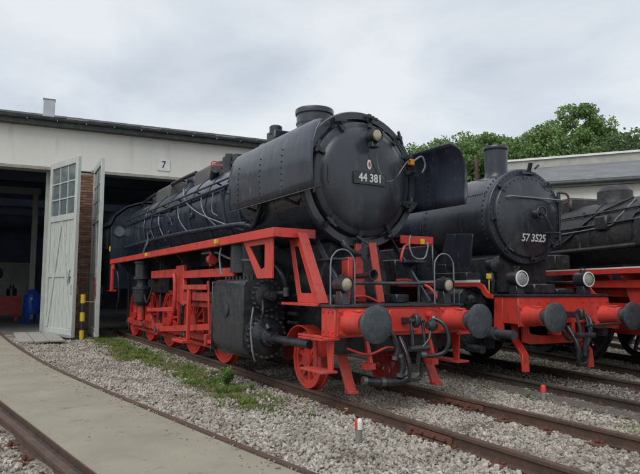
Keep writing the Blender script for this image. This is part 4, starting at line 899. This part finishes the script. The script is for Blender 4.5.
# cylinders
for s in (-1, 1):
    poly = [(s*.72, 1.63), (s*1.36, 1.63), (s*1.43, 1.60), (s*1.46, 1.52), (s*1.46, .58), (s*1.42, .45), (s*1.30, .37), (s*.72, .37)]
    cb = P44(MB().prism(poly, 'x', -3.52, -2.15), 'cylinder_block', 'gear_black', .012)
    sv = MB(); sv.lathe([(0, 0), (.0, .27), (.06, .27), (.06, .215), (.10, .20), (.13, .12), (.13, .085), (.30, .08), (.30, .05), (.34, .045), (.34, 0)], (-2.16, s*1.08, 1.37), (1, 0, 0), 36); sv.build('valve_chest_cover', 'gear_black', cb); tag(MB().bolts((-2.10, s*1.08, 1.37), (1, 0, 0), .243, 18, .020, .035).build('cover_bolts', 'bolt_grey', cb), kind='stuff')
    sv = MB(); sv.lathe([(0, .0), (0, .355), (.07, .355), (.07, .30), (.09, .28), (.13, .16), (.22, .14), (.24, .10), (.26, 0)], (-2.16, s*1.08, .72), (1, 0, 0), 40); sv.build('cylinder_cover', 'gear_black', cb); tag(MB().bolts((-2.09, s*1.08, .72), (1, 0, 0), .325, 22, .022, .04).bolts((-1.95, s*1.08, .72), (1, 0, 0), .12, 6, .018, .03).build('cover_bolts', 'bolt_grey', cb), kind='stuff')
    MB().tube([(-2.02, s*1.18, 1.30), (-1.92, s*1.22, 1.12), (-1.98, s*1.20, .98), (-1.96, s*1.12, .86)], .02, 8, sm=4).cyl((-1.96, s*1.12, .90), (-1.90, s*1.12, .84), .05, 10).build('relief_valve', 'gear_black', cb)
    MB().cyl((-2.0, s*.98, 1.40), (-1.70, s*.92, 1.42), .035, 10).cyl((-1.72, s*.92, 1.36), (-1.72, s*.92, 1.50), .05, 10).build('oil_pump', 'bolt_grey', cb)
    MB().box(-3.535, -3.50, min(s*.9, s*1.475), max(s*.9, s*1.475), .40, 1.60).build('end_flange', 'gear_black', cb, bevel=.01)
    MB().cyl((-1.92, s*1.08, .71), (-.68, s*1.08, .71), .062, 18).cyl((-1.92, s*1.08, .71), (-1.78, s*1.08, .71), .09, 14).build('piston_tail_tube', 'gear_black', cb)
    MB().lathe([(0, 0), (0, .12), (.02, .12), (.03, .10), (.03, 0)], (-2.85, s*1.46, 1.12), (0, s, 0), 20).build('inspection_cover', 'gear_black', cb)
    bt = MB()
    for x in np.arange(-3.4, -2.2, .16): bt.cyl((x, s*1.25, 1.63), (x, s*1.25, 1.69), .026, 6)
    for z in (1.0, 1.1, 1.2): bt.cyl((-2.16, s*.80, z), (-2.02, s*.80, z), .025, 8)
    tag(bt.build('bolts', 'gear_black', cb), kind='stuff')
    MB().lathe([(0, 0), (0, .29), (-.09, .29), (-.12, .16), (-.28, .14), (-.28, 0)], (-3.52, s*1.08, 1.37), (1, 0, 0), 32).build('valve_chest_cover', 'gear_black', cb)
    MB().tube([(-2.12, s*1.30, 1.18), (-2.0, s*1.36, 1.12), (-2.02, s*1.38, .85), (-1.98, s*1.36, .5), (-2.02, s*1.30, .36)], .014, 6, sm=4).build('drain_pipe', 'pipe_grey', cb)
    MB().tube([(-2.1, s*.95, 1.9), (-1.8, s*.98, 1.75), (-1.75, s*.9, 1.5), (-1.9, s*.85, 1.42)], .04, 10, sm=4).build('steam_pipe', 'gear_black', cb)
    P44(MB().lathe([(-.0, .20), (.5, .24), (.75, .26)], (-2.75, s*1.0, 1.62), (0, 0, 1), 20), 'steam_supply', 'gear_black')
    for k in range(4): P44(MB().cyl((-1.9, s*.78, .95+.14*k), (-1.55, s*.80, .95+.14*k), .03, 8), 'lubricator_pipe', 'gear_black')
# wheels
lead = make_wheel(.425, 10, False, 'red_paint'); drv = make_wheel(.715, 14, True, 'red_wheel')
for s in (-1, 1):
    set_wheel(lead, E44, -1.30, s, .425, .3)
    for k in range(5): set_wheel(drv, E44, -4.70-1.88*k, s, .715, R(200))
    P44(MB().lathe([(-.11, .50), (-.11, .515), (.11, .515), (.11, .50), (-.11, .50)], (-1.30, s*.80, .425), (0, 1, 0), 18, R(-70), R(80)), 'wheel_guard', 'red_paint')
    P44(MB().box(-1.9, -.7, s*.62-.04, s*.62+.04, .62, .80).box(-1.46, -1.14, s*.60-.05, s*.60+.05, .30, .617), 'leading_frame', 'red_gear', .006)
    # rods
    PX, PZ = .16, -.24
    cr_ = MB(); cr_.bar((-12.22+PX, s*.95, .70+PZ), (-4.70+PX, s*.95, .70+PZ), .05, .12)
    for k in range(5): cr_.cyl((-4.7-1.88*k+PX, s*.89, .70+PZ), (-4.7-1.88*k+PX, s*1.01, .70+PZ), .12, 18)
    cro = P44(cr_, 'coupling_rod', 'red_gear')
    for k in range(5): MB().cyl((-4.7-1.88*k+PX, s*1.008, .70+PZ), (-4.7-1.88*k+PX, s*1.05, .70+PZ), .065, 14).build('crank_pin', 'rod_steel', cro)
    cn = MB(); cn.bar((-8.46+PX, s*1.08, .70+PZ), (-4.15, s*1.08, .76), .06, .125); cn.cyl((-8.46+PX, s*1.015, .70+PZ), (-8.46+PX, s*1.16, .70+PZ), .15, 20)
    cno = P44(cn, 'connecting_rod', 'red_paint')
    MB().cyl((-8.46+PX, s*1.155, .70+PZ), (-8.46+PX, s*1.20, .70+PZ), .085, 16).cyl((-8.46+PX, s*1.08, .70+PZ+.14), (-8.46+PX, s*1.08, .70+PZ+.22), .03, 10).build('oil_cup', 'rod_steel', cno)
    P44(MB().box(-4.42, -3.85, s*1.08-.08, s*1.08+.08, .60, 1.02).box(-4.5, -3.8, s*1.08-.10, s*1.08+.10, 1.021, 1.09), 'crosshead', 'red_gear', .012)
    P44(MB().cyl((-4.0, s*1.08, .74), (-3.5, s*1.08, .73), .045, 12), 'piston_rod', 'rod_steel')
    P44(MB().box(-5.95, -3.60, s*1.08-.07, s*1.08+.07, 1.10, 1.20).box(-5.93, -4.26, s*1.2-.05, s*1.2+.05, 1.23, 1.40), 'guide_bar', 'red_gear', .008)
    P44(MB().prism([(-6.50, 1.98), (-5.95, 1.98), (-5.90, 1.40), (-5.55, 1.20), (-5.9, 1.10), (-6.45, 1.22)], 'y', min(s*1.16, s*1.24), max(s*1.16, s*1.24)), 'motion_bracket', 'red_paint', .008)
    P44(MB().box(-8.62, -6.51, s*1.2-.04, s*1.2+.04, 1.72, 1.91), 'frame_beam', 'red_paint', .008)
    P44(MB().box(-5.94, -3.05, s*1.22-.03, s*1.22+.03, 1.69, 1.85), 'radius_beam', 'red_paint', .008)
    P44(MB().box(-5.89, -4.30, s*1.28-.03, s*1.28+.03, 1.45, 1.55), 'radius_rod', 'red_paint', .006)
    P44(MB().box(-5.9, -4.9, s*.80-.1, s*.80+.1, 1.95, 2.2), 'motion_plate', 'gear_black', .008)
    lk = MB(); lk.tube([(-6.30+.12*math.sin(a), s*1.34, 1.36+.42*math.cos(a)) for a in np.linspace(.1, 3.04, 12)], .045, 8); P44(lk, 'expansion_link', 'red_gear')
    P44(MB().bar((-8.80, s*1.26, .92), (-6.32, s*1.30, 1.02), .04, .09), 'eccentric_rod', 'red_paint', .006)
    P44(MB().bar((-8.36, s*1.18, .46), (-8.78, s*1.22, .92), .05, .12), 'return_crank', 'red_gear', .006)
    P44(MB().bar((-4.32, s*1.26, 1.62), (-4.22, s*1.24, .62), .035, .07, (1, 0, 0)), 'combination_lever', 'red_gear', .005)
    P44(MB().bar((-4.22, s*1.24, .64), (-3.95, s*1.2, .72), .035, .06), 'union_link', 'red_gear', .004)
    P44(MB().bar((-4.32, s*1.20, 1.38), (-3.6, s*1.08, 1.37), .05, .07), 'valve_spindle', 'rod_steel')
    sp2 = P44(MB().box(-5.40, -5.30, s*1.30-.03, s*1.30+.03, .43, 1.44), 'step_hanger', 'red_paint', .004)
    MB().box(-6.02, -5.30, s*1.32-.12, s*1.32+.12, .36, .42).build('tread', 'red_paint', sp2, bevel=.005)
    MB().prism([(-5.9, .36), (-5.42, .36), (-5.42, .50)], 'y', s*1.42-.01, s*1.42+.01).build('tread_edge', 'red_gear', sp2)
    P44(MB().bar((-4.2, s*1.3, .48), (-3.55, s*1.25, .52), .05, .07).box(-4.25, -4.15, s*1.3-.05, s*1.3+.05, .40, .62), 'drain_cock_rod', 'red_paint', .005)
    for k in range(5):
        x = -4.7-1.88*k-.86
        P44(MB().bar((x+.02, s*.80, 1.30), (x+.08, s*.80, .40), .05, .09, (1, 0, 0)), 'brake_hanger', 'gear_black', .005)
        P44(MB().prism([(x+.14+.70-.71*math.cos(a)+.0, .70+.71*math.sin(a)) for a in np.linspace(-.5, .25, 6)]+[(x+.14+.70-.79*math.cos(a), .70+.79*math.sin(a)) for a in np.linspace(.25, -.5, 6)], 'y', s*.80-.05, s*.80+.05), 'brake_shoe', 'gear_black')
        P44(MB().box(x+.52, x+1.20, s*.62-.05, s*.62+.05, 1.43, 1.60), 'leaf_spring', 'gear_black', .01)
        P44(MB().tube([(x+.3, s*.9, 2.2), (x+.25, s*.86, 1.5), (x+.12, s*.8, .7), (x+.16, s*.78, .12)], .018, 6, sm=4), 'sand_pipe', 'gear_black')
    P44(MB().box(-12.0, -4.6, s*.86-.03, s*.86+.03, .26, .33), 'brake_beam', 'red_gear')
    if s < 0:
        ap = P44(MB().lathe([(1.0, 0), (1.0, .15), (1.08, .20), (1.10, .22), (1.42, .22), (1.44, .26), (1.50, .26), (1.52, .16), (1.62, .14), (1.70, .16), (1.72, .24), (1.78, .24), (1.80, .20), (2.12, .20), (2.14, .23), (2.20, .23), (2.2, 0)], (-9.75, -1.18, 0), (0, 0, 1), 24), 'air_pump', 'gear_black')
        fn = MB()
        for k in range(7): fn.lathe([(1.12+k*.043, .215), (1.12+k*.043, .245), (1.135+k*.043, .245), (1.135+k*.043, .215)], (-9.75, -1.18, 0), (0, 0, 1), 24)
        fn.build('cooling_fins', 'gear_black', ap)
        MB().cyl((-9.75, -1.18, .62), (-9.75, -1.18, 1.0), .10, 14).build('pump_filter', 'red_gear', ap)
        P44(MB().tube([(-9.75, -1.18, 2.2), (-9.75, -1.15, 2.5), (-9.8, -1.05, 2.75), (-10.0, -1.0, 3.0)], .04, 8, sm=4), 'pump_pipe', 'boiler_black')
        P44(MB().tube([(-9.4, -1.2, 1.3), (-8.9, -1.25, 1.1), (-8.6, -1.2, 1.5)], .025, 8, sm=4), 'pump_pipe', 'gear_black')
        P44(MB().cyl((-4.05, -1.32, 2.02), (-3.9, -1.32, 2.02), .09, 14).cyl((-4.0, -1.32, 1.9), (-4.0, -1.32, 2.2), .04, 10), 'red_valve', 'red_gear')
        P44(MB().lathe([(0, 0), (0, .2), (.5, .2), (.5, 0)], (-2.95, -1.15, 1.75), (0, 0, 1), 20), 'lubricator', 'gear_black')
        P44(MB().tube([(-3.3, -1.40, 2.2), (-3.32, -1.42, 2.0), (-3.25, -1.40, 1.72)], .018, 6, sm=4), 'small_pipe', 'pipe_pale')
        P44(MB().tube([(-4.6, -1.3, 2.16), (-3.8, -1.3, 2.14), (-3.2, -1.25, 2.0), (-2.4, -1.2, 1.95)], .02, 6, sm=4), 'small_pipe', 'pipe_grey')
for o_ in (lead, drv):
    for c_ in list(o_.children): bpy.data.objects.remove(c_)
    bpy.data.objects.remove(o_)

# ================================================================== engine 57 3525
E57 = tag(empty('steam_locomotive', tuple(O57), A57), 'black steam locomotive with riveted smokebox lettered 57 3525', 'locomotive')
P57 = lambda m_, n, mt, bv=0, par=None: m_.build(n, mt, par or E57, bevel=bv)
Z7 = 2.83; R7 = .885
boi = P57(MB().lathe([(-2.9, .80), (-9.5, .80), (-9.5, 0)], (0, 0, Z7), (1, 0, 0), 48), 'boiler', 'boiler_black')
for x in (-3.0, -4.2, -5.4, -6.6): MB().lathe([(-.03, .80), (-.03, .815), (.03, .815), (.03, .80)], (x, 0, Z7), (1, 0, 0), 48).build('boiler_band', 'boiler_black', boi)
smk = P57(MB().lathe([(-2.95, .80), (-2.95, R7-.015), (-.93, R7-.015), (-.93, R7+.005), (-.87, R7+.005), (-.85, R7-.01), (-.85, .74), (-.90, .74), (-.90, 0)], (0, 0, Z7), (1, 0, 0), 64), 'smokebox', 'smokebox_black')
rv = MB()
for x, n in ((-1.05, 60), (-2.82, 44)):
    for i in range(n):
        a = 2*math.pi*i/n; d = V(0, math.sin(a), math.cos(a)); c_ = V(x, 0, Z7)+d*(R7-.018); rv.cyl(c_, c_+d*.022, .017, 6)
for i in range(56):
    a = 2*math.pi*i/56; c_ = V(-.853, math.sin(a)*(R7-.05), Z7+math.cos(a)*(R7-.05)); rv.cyl(c_, c_+V(.016, 0, 0), .014, 6)
for i in range(26):
    x = -2.7+i*.065; a = R(62); d = V(0, -math.sin(a), math.cos(a)); c_ = V(x, 0, Z7)+d*(R7-.018); rv.cyl(c_, c_+d*.02, .014, 6)
tag(rv.build('rivets', 'smokebox_black', smk), kind='stuff')
dr = P57(MB().lathe([(-.87, .765), (-.82, .765), (-.80, .75), (-.79, .70), (-.77, .64), (-.725, .50), (-.695, .34), (-.68, .16), (-.677, 0)], (0, 0, Z7), (1, 0, 0), 64), 'smokebox_door', 'smokebox_black')
rv = MB(); rv.bolts((-.793, 0, Z7), (1, 0, 0), .715, 40, .012, .014)
tag(rv.build('door_rivets', 'smokebox_black', dr), kind='stuff')
for k in range(8):
    a = R(96+45*k)
    if abs(math.cos(a)) > .9 and math.cos(a) > 0: continue
    c_ = V(-.84, math.cos(a)*.79, Z7+math.sin(a)*.79); rd = V(0, math.cos(a), math.sin(a)); tg = V(0, -math.sin(a), math.cos(a))
    c2 = MB(); c2.bar(c_+rd*.06+V(.02, 0, 0), c_-rd*.12+V(.05, 0, 0), .05, .035, (1, 0, 0)); c2.cyl(c_, c_+V(.10, 0, 0), .024, 8); c2.bar(c_+V(.085, 0, 0)-tg*.08, c_+V(.10, 0, 0)+tg*.08, .026, .022, (1, 0, 0)); c2.build('door_clamp', 'smokebox_black', dr)
hw = MB(); hw.lathe([(0, .09), (.06, .08), (.10, .045), (.2, .04), (.2, 0)], (-.69, .06, Z7+.03), (1, 0, 0), 18)
hw.tube([(-.52, .06+.11*math.cos(a), Z7+.03+.11*math.sin(a)) for a in np.linspace(0, 6.283, 24)], .015, 8)
for a in (0, 1.57, 3.14, 4.71): hw.cyl((-.52, .06, Z7+.03), (-.52, .06+.11*math.cos(a), Z7+.03+.11*math.sin(a)), .012, 6)
hw.bar((-.50, .06, Z7+.03), (-.47, .24, Z7-.26), .025, .03, (1, 0, 0)); hw.build('door_handwheel', 'gear_black', dr)
MB().tube([(-.80, -.55, Z7+.32), (-.66, -.55, Z7+.32), (-.66, .70, Z7+.32), (-.80, .74, Z7+.32)], .017, 8).build('door_rail', 'pipe_grey', dr)
MB().tube([(-.80, .30, Z7-.30), (-.68, .36, Z7-.30), (-.70, .68, Z7-.30), (-.80, .72, Z7-.30)], .015, 8).build('door_rail', 'gear_black', dr)
for zz in (Z7-.34, Z7+.40):
    h_ = MB(); h_.bar((-.79, .20, zz), (-.835, .84, zz), .05, .028, (1, 0, 0)); h_.cyl((-.82, .80, zz-.10), (-.82, .80, zz+.10), .035, 10); h_.build('hinge', 'smokebox_black', dr)
MB().cyl((-.82, .80, Z7-.5), (-.82, .80, Z7+.5), .018, 8).build('hinge_rod', 'gear_black', dr)
text('57 3525', .195, 'letter_white', dr, (-.688, .02, Z7-.42), (R(90+13), 0, R(90)), sx=.90, bold=.02)
P57(MB().bar((-.86, .10, Z7+R7-.05), (-.80, .10, Z7+R7+.12), .09, .02, (1, 0, 0)).box(-.86, -.78, -.02, .20, Z7+R7-.10, Z7+R7-.06).bar((-.80, .20, Z7+R7+.02), (-.80, .30, Z7+R7+.10), .02, .04), 'lamp_iron', 'gear_black')
P57(MB().tube([(-.80, .78, Z7+.50), (-.72, .90, Z7+.46), (-.72, .95, Z7+.34), (-.8, .90, Z7+.28)], .022, 8, sm=4), 'air_pipe', 'rail_rust')
chm = P57(MB().lathe([(.72, .32), (.80, .26), (.88, .225), (.95, .218), (1.38, .228), (1.40, .245), (1.45, .248), (1.47, .235), (1.47, .20), (1.1, .18), (1.1, 0)], (-1.62, 0, Z7), (0, 0, 1), 36), 'chimney', 'smokebox_black')
P57(MB().cyl((-2.05, -.12, Z7+.8), (-2.05, -.12, Z7+1.32), .042, 12), 'whistle_pipe', 'rail_rust')
P57(MB().lathe([(.7, .42), (.78, .36), (1.05, .36), (1.15, .28), (1.2, 0)], (-4.6, 0, Z7), (0, 0, 1), 28), 'steam_dome', 'boiler_black')
P57(MB().box(-9.2, -2.7, -.78, .78, 1.1, 2.4), 'firebox', 'gear_black', .02)
P57(MB().box(-6.0, -3.2, -1.38, -.85, 1.64, 2.1), 'tool_chest', 'gear_black', .02)
P57(MB().box(-10.9, -9.2, -1.4, 1.4, 1.4, 3.9), 'cab', 'boiler_black', .03)
P57(MB().cyl((-2.4, -.45, Z7+.70), (-2.4, -.45, Z7+.85), .06, 12), 'washout_plug', 'gear_black')
# saddle
P57(MB().prism([(-.62, 1.42), (.62, 1.42), (.60, 2.05), (.45, 2.2), (-.45, 2.2), (-.60, 2.05)], 'x', -2.6, -.98), 'smokebox_saddle', 'gear_black', .02)
# running boards
for s in (-1, 1):
    rb_ = P57(MB().box(-9.2, -.70, min(s*1.24, s*.8), max(s*1.24, s*.8), 1.615, 1.635), 'running_board', 'gear_black')
    MB().box(-9.2, -.68, min(s*1.242, s*1.27), max(s*1.242, s*1.27), 1.60, 1.645).build('white_edge', 'white_paint', rb_)
    MB().prism([(-9.2, 1.598), (-.70, 1.598), (-.58, 1.56), (-.52, 1.48), (-.46, 1.42), (-.365, 1.40), (-.365, 1.33), (-.50, 1.34), (-.59, 1.40), (-.65, 1.48), (-.75, 1.53), (-9.2, 1.53)], 'y', s*1.25-.014, s*1.25+.014).build('valance', 'red_paint', rb_)
    P57(MB().prism([(-.60, .70), (-.365, .70), (-.365, 1.36), (-.56, 1.36)], 'y', s*1.03-.02, s*1.03+.02), 'side_plate', 'red_paint', .005)
    P57(MB().box(-9.5, -.35, s*.52-.02, s*.52+.02, .55, 1.35), 'main_frame', 'gear_black')
    # cylinders
    cb = P57(MB().prism([(s*.55, 1.52), (s*1.25, 1.50), (s*1.36, 1.40), (s*1.36, .60), (s*1.25, .42), (s*.55, .40)], 'x', -2.3, -1.12), 'cylinder_block', 'gear_black', .02)
    sv = MB(); sv.lathe([(0, 0), (0, .24), (.06, .24), (.06, .19), (.11, .16), (.20, .10), (.28, .09), (.30, 0)], (-1.13, s*1.02, 1.28), (1, 0, 0), 30); sv.bolts((-1.07, s*1.02, 1.28), (1, 0, 0), .215, 14, .018, .03); sv.bar((-.95, s*1.02-.2, 1.28), (-.95, s*1.02+.2, 1.28), .05, .06); sv.build('valve_chest_cover', 'gear_black', cb)
    sv = MB(); sv.lathe([(0, 0), (0, .33), (.07, .33), (.07, .27), (.14, .20), (.22, .13), (.30, .12), (.32, 0)], (-1.13, s*1.05, .74), (1, 0, 0), 34); sv.bolts((-1.06, s*1.05, .74), (1, 0, 0), .30, 18, .02, .035); sv.build('cylinder_cover', 'gear_black', cb)
    MB().cyl((-.85, s*1.05, .74), (-.10, s*1.05, .74), .075, 16).cyl((-.85, s*1.05, .74), (-.5, s*1.05, .74), .11, 16).build('piston_tail_tube', 'buffer_steel', cb)
    for k in range(4): MB().cyl((-1.0, s*.72, .78+.15*k), (-.72, s*.74, .78+.15*k), .032, 8).build('drain_cock', 'gear_black', cb)
    MB().cyl((-1.12, s*1.2, .46), (-.7, s*1.2, .45), .07, 12).build('drain_pipe', 'gear_black', cb)
    lp_ = lamp(E57, -.18, s*.78, 1.665, .135, .28, 1.41, 'lamp_glass', 'white_paint')
    P57(MB().tube([(-.30, s*.78, 1.80), (-.30, s*.78-.06, 1.86), (-.30, s*.78+.06, 1.86), (-.30, s*.78, 1.80)], .009, 6, sm=4), 'lamp_handle', 'gear_black')
    P57(MB().box(-.62, -.58, s*1.12-.045, s*1.12+.045, 1.66, 1.75).cyl((-.60, s*1.12, 1.40), (-.60, s*1.12, 1.66), .012, 6), 'marker_lamp', 'yellow_paint', .006)
    gi = MB(); gi.bar((-.42, s*.75, .95), (-.40, s*.75, .62), .15, .05, (1, 0, 0)); gi.bar((-.40, s*.75, .63), (-.20, s*.75, .40), .15, .05, (1, 0, 0)); gi.bar((-.205, s*.75, .42), (-.18, s*.75, .12), .14, .05, (1, 0, 0)); P57(gi, 'guard_iron', 'red_paint', .008)
    buffer(E57, 0, s*.875, 1.05, .235)
# small parts on the deck, leaning plate
pp_ = MB(); pp_.prism([(-1.95, 1.90), (-1.02, 1.88), (-.92, 2.46), (-1.68, 2.52)], 'y', -1.19, -1.16); P57(pp_, 'cover_plate', 'deflector_black', .004)
P57(MB().box(-2.0, -1.0, -1.28, -.95, 1.64, 1.78).box(-1.95, -1.7, -1.2, -1.0, 1.781, 1.95), 'tool_box', 'gear_black', .012)
P57(MB().cyl((-1.15, -1.1, 1.64), (-1.15, -1.1, 1.80), .06, 12).box(-1.3, -1.18, -1.2, -1.05, 1.64, 1.74), 'oil_pot', 'gear_black')
P57(MB().lathe([(-.0, .13), (.16, .13), (.19, .08), (.19, 0)], (-1.02, -.72, 1.92), (1, 0, 0), 18).tube([(-1.0, -.72, 1.9), (-.95, -.75, 1.7), (-.95, -.75, 1.42)], .05, 10), 'blast_cock', 'gear_black')
P57(MB().box(-.62, -.34, -.35, .15, 1.41, 1.58).box(-.60, -.36, .2, .62, 1.41, 1.50), 'deck_box', 'gear_black', .02)
P57(MB().cyl((-.45, -.55, 1.41), (-.45, -.55, 1.75), .015, 8).box(-.47, -.43, -.60, -.50, 1.66, 1.76), 'marker_lamp', 'yellow_paint')
# beam
bb = P57(MB().box(-.36, 0, -1.05, 1.05, .92, 1.36), 'buffer_beam', 'red_paint', .008)
MB().box(-1.0, .02, -1.07, 1.07, 1.364, 1.40).build('deck_plate', 'gear_black', bb, bevel=.004)
MB().box(-.34, -.02, -1.03, 1.03, 1.401, 1.409).build('deck_tread', 'boiler_black', bb)
rv = MB()
for y in (-.99, -.62, -.4, .4, .62, .99):
    for z in (.99, 1.28): rv.cyl((0, y, z), (.014, y, z), .016, 6)
tag(rv.build('rivets', 'red_paint', bb), kind='stuff')
m_ = MB(); m_.prism([(-.72, .92), (-.60, .92), (-.56, .74), (-.3, .70), (.3, .70), (.56, .74), (.60, .92), (.72, .92), (.72, .60), (.55, .56), (-.55, .56), (-.72, .60)], 'x', -.30, -.25); P57(m_, 'lower_stay', 'red_paint', .005)
for y in (-.16, .16): P57(MB().box(-.24, .02, y-.03, y+.03, .72, .918), 'hook_stay', 'red_paint', .006)
hk = P57(MB().prism([(.02, 1.12), (.20, 1.12), (.28, 1.18), (.36, 1.15), (.36, 1.04), (.30, .98), (.24, 1.02), (.02, 1.02)], 'y', -.04, .04), 'draw_hook', 'gear_black', .012)
cp = MB(); cp.tube([(.30, -.10, 1.08), (.36, -.10, .88), (.38, -.09, .74), (.38, .09, .74), (.36, .10, .88), (.30, .10, 1.08)], .026, 8, sm=3); cp.cyl((.38, -.2, .74), (.38, .2, .74), .045, 12); cp.cyl((.38, 0, .76), (.36, 0, .42), .035, 10); cp.tube([(.35, -.09, .52), (.30, -.09, .30), (.30, .09, .30), (.35, .09, .52)], .028, 8, sm=3)
cp.cyl((.40, .0, .90), (.44, .75, .92), .022, 10); cp.build('screw_coupling', 'gear_black', hk)
P57(MB().tube([(.02, -.40, 1.05), (.14, -.38, .98), (.22, -.30, .80), (.16, -.16, .68), (.08, -.02, .66)], .034, 10, sm=5), 'air_hose', 'gear_black')
P57(MB().tube([(.02, .40, 1.05), (.16, .40, .95), (.18, .30, .62), (.14, .22, .42)], .034, 10, sm=5), 'air_hose', 'gear_black')
P57(MB().tube([(-.1, .1, .9), (.1, .12, .6), (.16, .10, .34), (.12, .10, .22)], .045, 10, sm=4), 'heating_hose', 'gear_black')
wh7 = make_wheel(.70, 14, True, 'gear_black')
for s in (-1, 1):
    for k in range(5): set_wheel(wh7, E57, -3.0-1.45*k, s, .70, R(30))
    P57(MB().bar((-8.6, s*.96, .5), (-3.0, s*.96, .5), .05, .12), 'coupling_rod', 'gear_black')
for c_ in list(wh7.children): bpy.data.objects.remove(c_)
bpy.data.objects.remove(wh7)

# ================================================================== third engine at the right edge
E3 = tag(empty('steam_locomotive', tuple(O3), A3), 'dirty unlettered black locomotive at the right edge, white edged footplate', 'locomotive')
P3 = lambda m_, n, mt, bv=0: m_.build(n, mt, E3, bevel=bv)
pmat('sooty', (.014, .014, .016), (.034, .032, .033), 2.5, c=(.12, .11, .10), camt=(.58, .80), cscale=4, rough=.5, bump=.5, bscale=9, d=(.09, .055, .04), dscale=7, damt=(.60, .8))
P3(MB().lathe([(-12, .78), (3.0, .80), (3.05, .84), (4.8, .84), (4.85, .80), (4.9, 0)], (0, 0, 2.62), (1, 0, 0), 44), 'boiler', 'sooty')
for x in (-3.2, -1.9, -.6, .7, 2.0): P3(MB().lathe([(-.03, .78), (-.03, .81), (.03, .81), (.03, .78)], (x, 0, 2.62), (1, 0, 0), 44), 'boiler_band', 'sooty')
P3(MB().box(-2.6, -1.6, -.45, .45, 3.2, 3.62), 'sand_dome', 'sooty', .05); P3(MB().box(.6, 2.2, -.48, .48, 3.2, 3.72), 'sand_dome', 'sooty', .05)
P3(MB().lathe([(.6, .42), (.75, .36), (1.0, .36), (1.12, .25), (1.14, 0)], (-.7, 0, 2.62), (0, 0, 1), 24), 'steam_dome', 'sooty')
P3(MB().lathe([(.7, .36), (.82, .28), (1.45, .30), (1.5, .33), (1.5, .25), (1.1, .2), (1.1, 0)], (4.0, 0, 2.62), (0, 0, 1), 24), 'chimney', 'sooty')
def b3(x, d, r=.83): return V(x, -r*math.sin(R(d)), 2.62+r*math.cos(R(d)))
for pts, rr_, mt in (([(-6, 55), (3, 55)], .02, 'gear_black'), ([(-4, 72), (-1, 76), (3, 72)], .025, 'gear_black'), ([(-2.2, 100), (-1.4, 96), (-.5, 60), (.3, 30)], .022, 'gear_black'), ([(.4, 35), (.2, 70), (-.2, 80), (-3, 84)], .016, 'pipe_grey'),
                 ([(1.2, 30), (1.1, 70), (1.1, 118)], .035, 'sooty'), ([(-.9, 50), (-.9, 110)], .03, 'sooty'), ([(-3, 110), (3, 108)], .05, 'sooty'), ([(1.6, 60), (.7, 66), (.6, 100)], .02, 'gear_black')):
    P3(MB().tube([b3(x, d, .80+rr_*1.5) for x, d in pts], rr_, 8, sm=4), 'boiler_pipe', mt)
P3(MB().box(.85, 1.35, -.98, -.78, 2.3, 2.85), 'feed_pump', 'sooty', .03); P3(MB().box(-.35, .0, -.86, -.70, 2.7, 3.0), 'valve_box', 'sooty', .03)
P3(MB().box(-10, 4.0, -.50, .50, .9, 2.3), 'firebox', 'sooty')
P3(MB().box(-2.0, -1.2, -1.2, -.8, 1.92, 2.25), 'tool_box', 'sooty', .02)
for s in (-1, 1):
    rb_ = P3(MB().box(-10, 4.2, min(s*1.44, s*.75), max(s*1.44, s*.75), 1.86, 1.885), 'running_board', 'gear_black')
    MB().box(-10, 4.2, min(s*1.442, s*1.47), max(s*1.442, s*1.47), 1.87, 1.895).build('white_edge', 'white_paint', rb_); MB().box(-10, 4.2, min(s*1.442, s*1.472), max(s*1.442, s*1.472), 1.78, 1.868).build('valance', 'red_paint', rb_)
    P3(MB().box(-10, 4.4, s*.55-.02, s*.55+.02, .6, 1.5), 'main_frame', 'red_gear')
    P3(MB().box(-.8, 3.2, s*1.1-.04, s*1.1+.04, 1.35, 1.48), 'guide_bar', 'red_paint', .006); P3(MB().box(-.4, 3.4, s*1.15-.03, s*1.15+.03, 1.15, 1.23), 'guide_bar', 'red_paint', .006)
    P3(MB().box(-3.0, 3.9, s*1.30-.03, s*1.30+.03, 1.52, 1.66), 'frame_beam', 'red_paint', .006); P3(MB().prism([(.9, 1.52), (2.1, 1.52), (1.9, 1.0), (1.1, .95)], 'y', s*1.22-.03, s*1.22+.03), 'link_bracket', 'red_paint', .006)
    for x in (-2.4, -.2, 1.0, 2.2): P3(MB().prism([(s*.6, 1.3), (s*.6, 1.775), (s*1.42, 1.775), (s*1.42, 1.70)], 'x', x-.015, x+.015), 'bracket', 'red_gear')
    P3(MB().box(-1.0, -.7, s*1.1-.06, s*1.1+.06, .9, 1.778), 'motion_bracket', 'red_gear', .01)
    P3(MB().prism([(.2, 1.15), (.7, 1.15), (.6, .75), (.3, .75)], 'y', s*1.2-.03, s*1.2+.03), 'crosshead', 'red_gear')
    P3(MB().box(2.4, 3.7, min(s*.7, s*1.4), max(s*.7, s*1.4), .45, 1.5), 'cylinder_block', 'gear_black', .04)
    P3(MB().bar((-3.6, s*.98, .55), (.4, s*1.0, .8), .06, .12), 'connecting_rod', 'red_gear')
w3 = make_wheel(.65, 13, True, 'gear_black')
for s in (-1, 1):
    for k in range(5): set_wheel(w3, E3, -.9-1.5*k, s, .65, R(70))
for c_ in list(w3.children): bpy.data.objects.remove(c_)
bpy.data.objects.remove(w3)
P3(MB().box(4.1, 4.4, -1.15, 1.15, .88, 1.3), 'buffer_beam', 'red_paint', .008)
for s in (-1, 1): buffer(E3, 4.4, s*.875, 1.05)
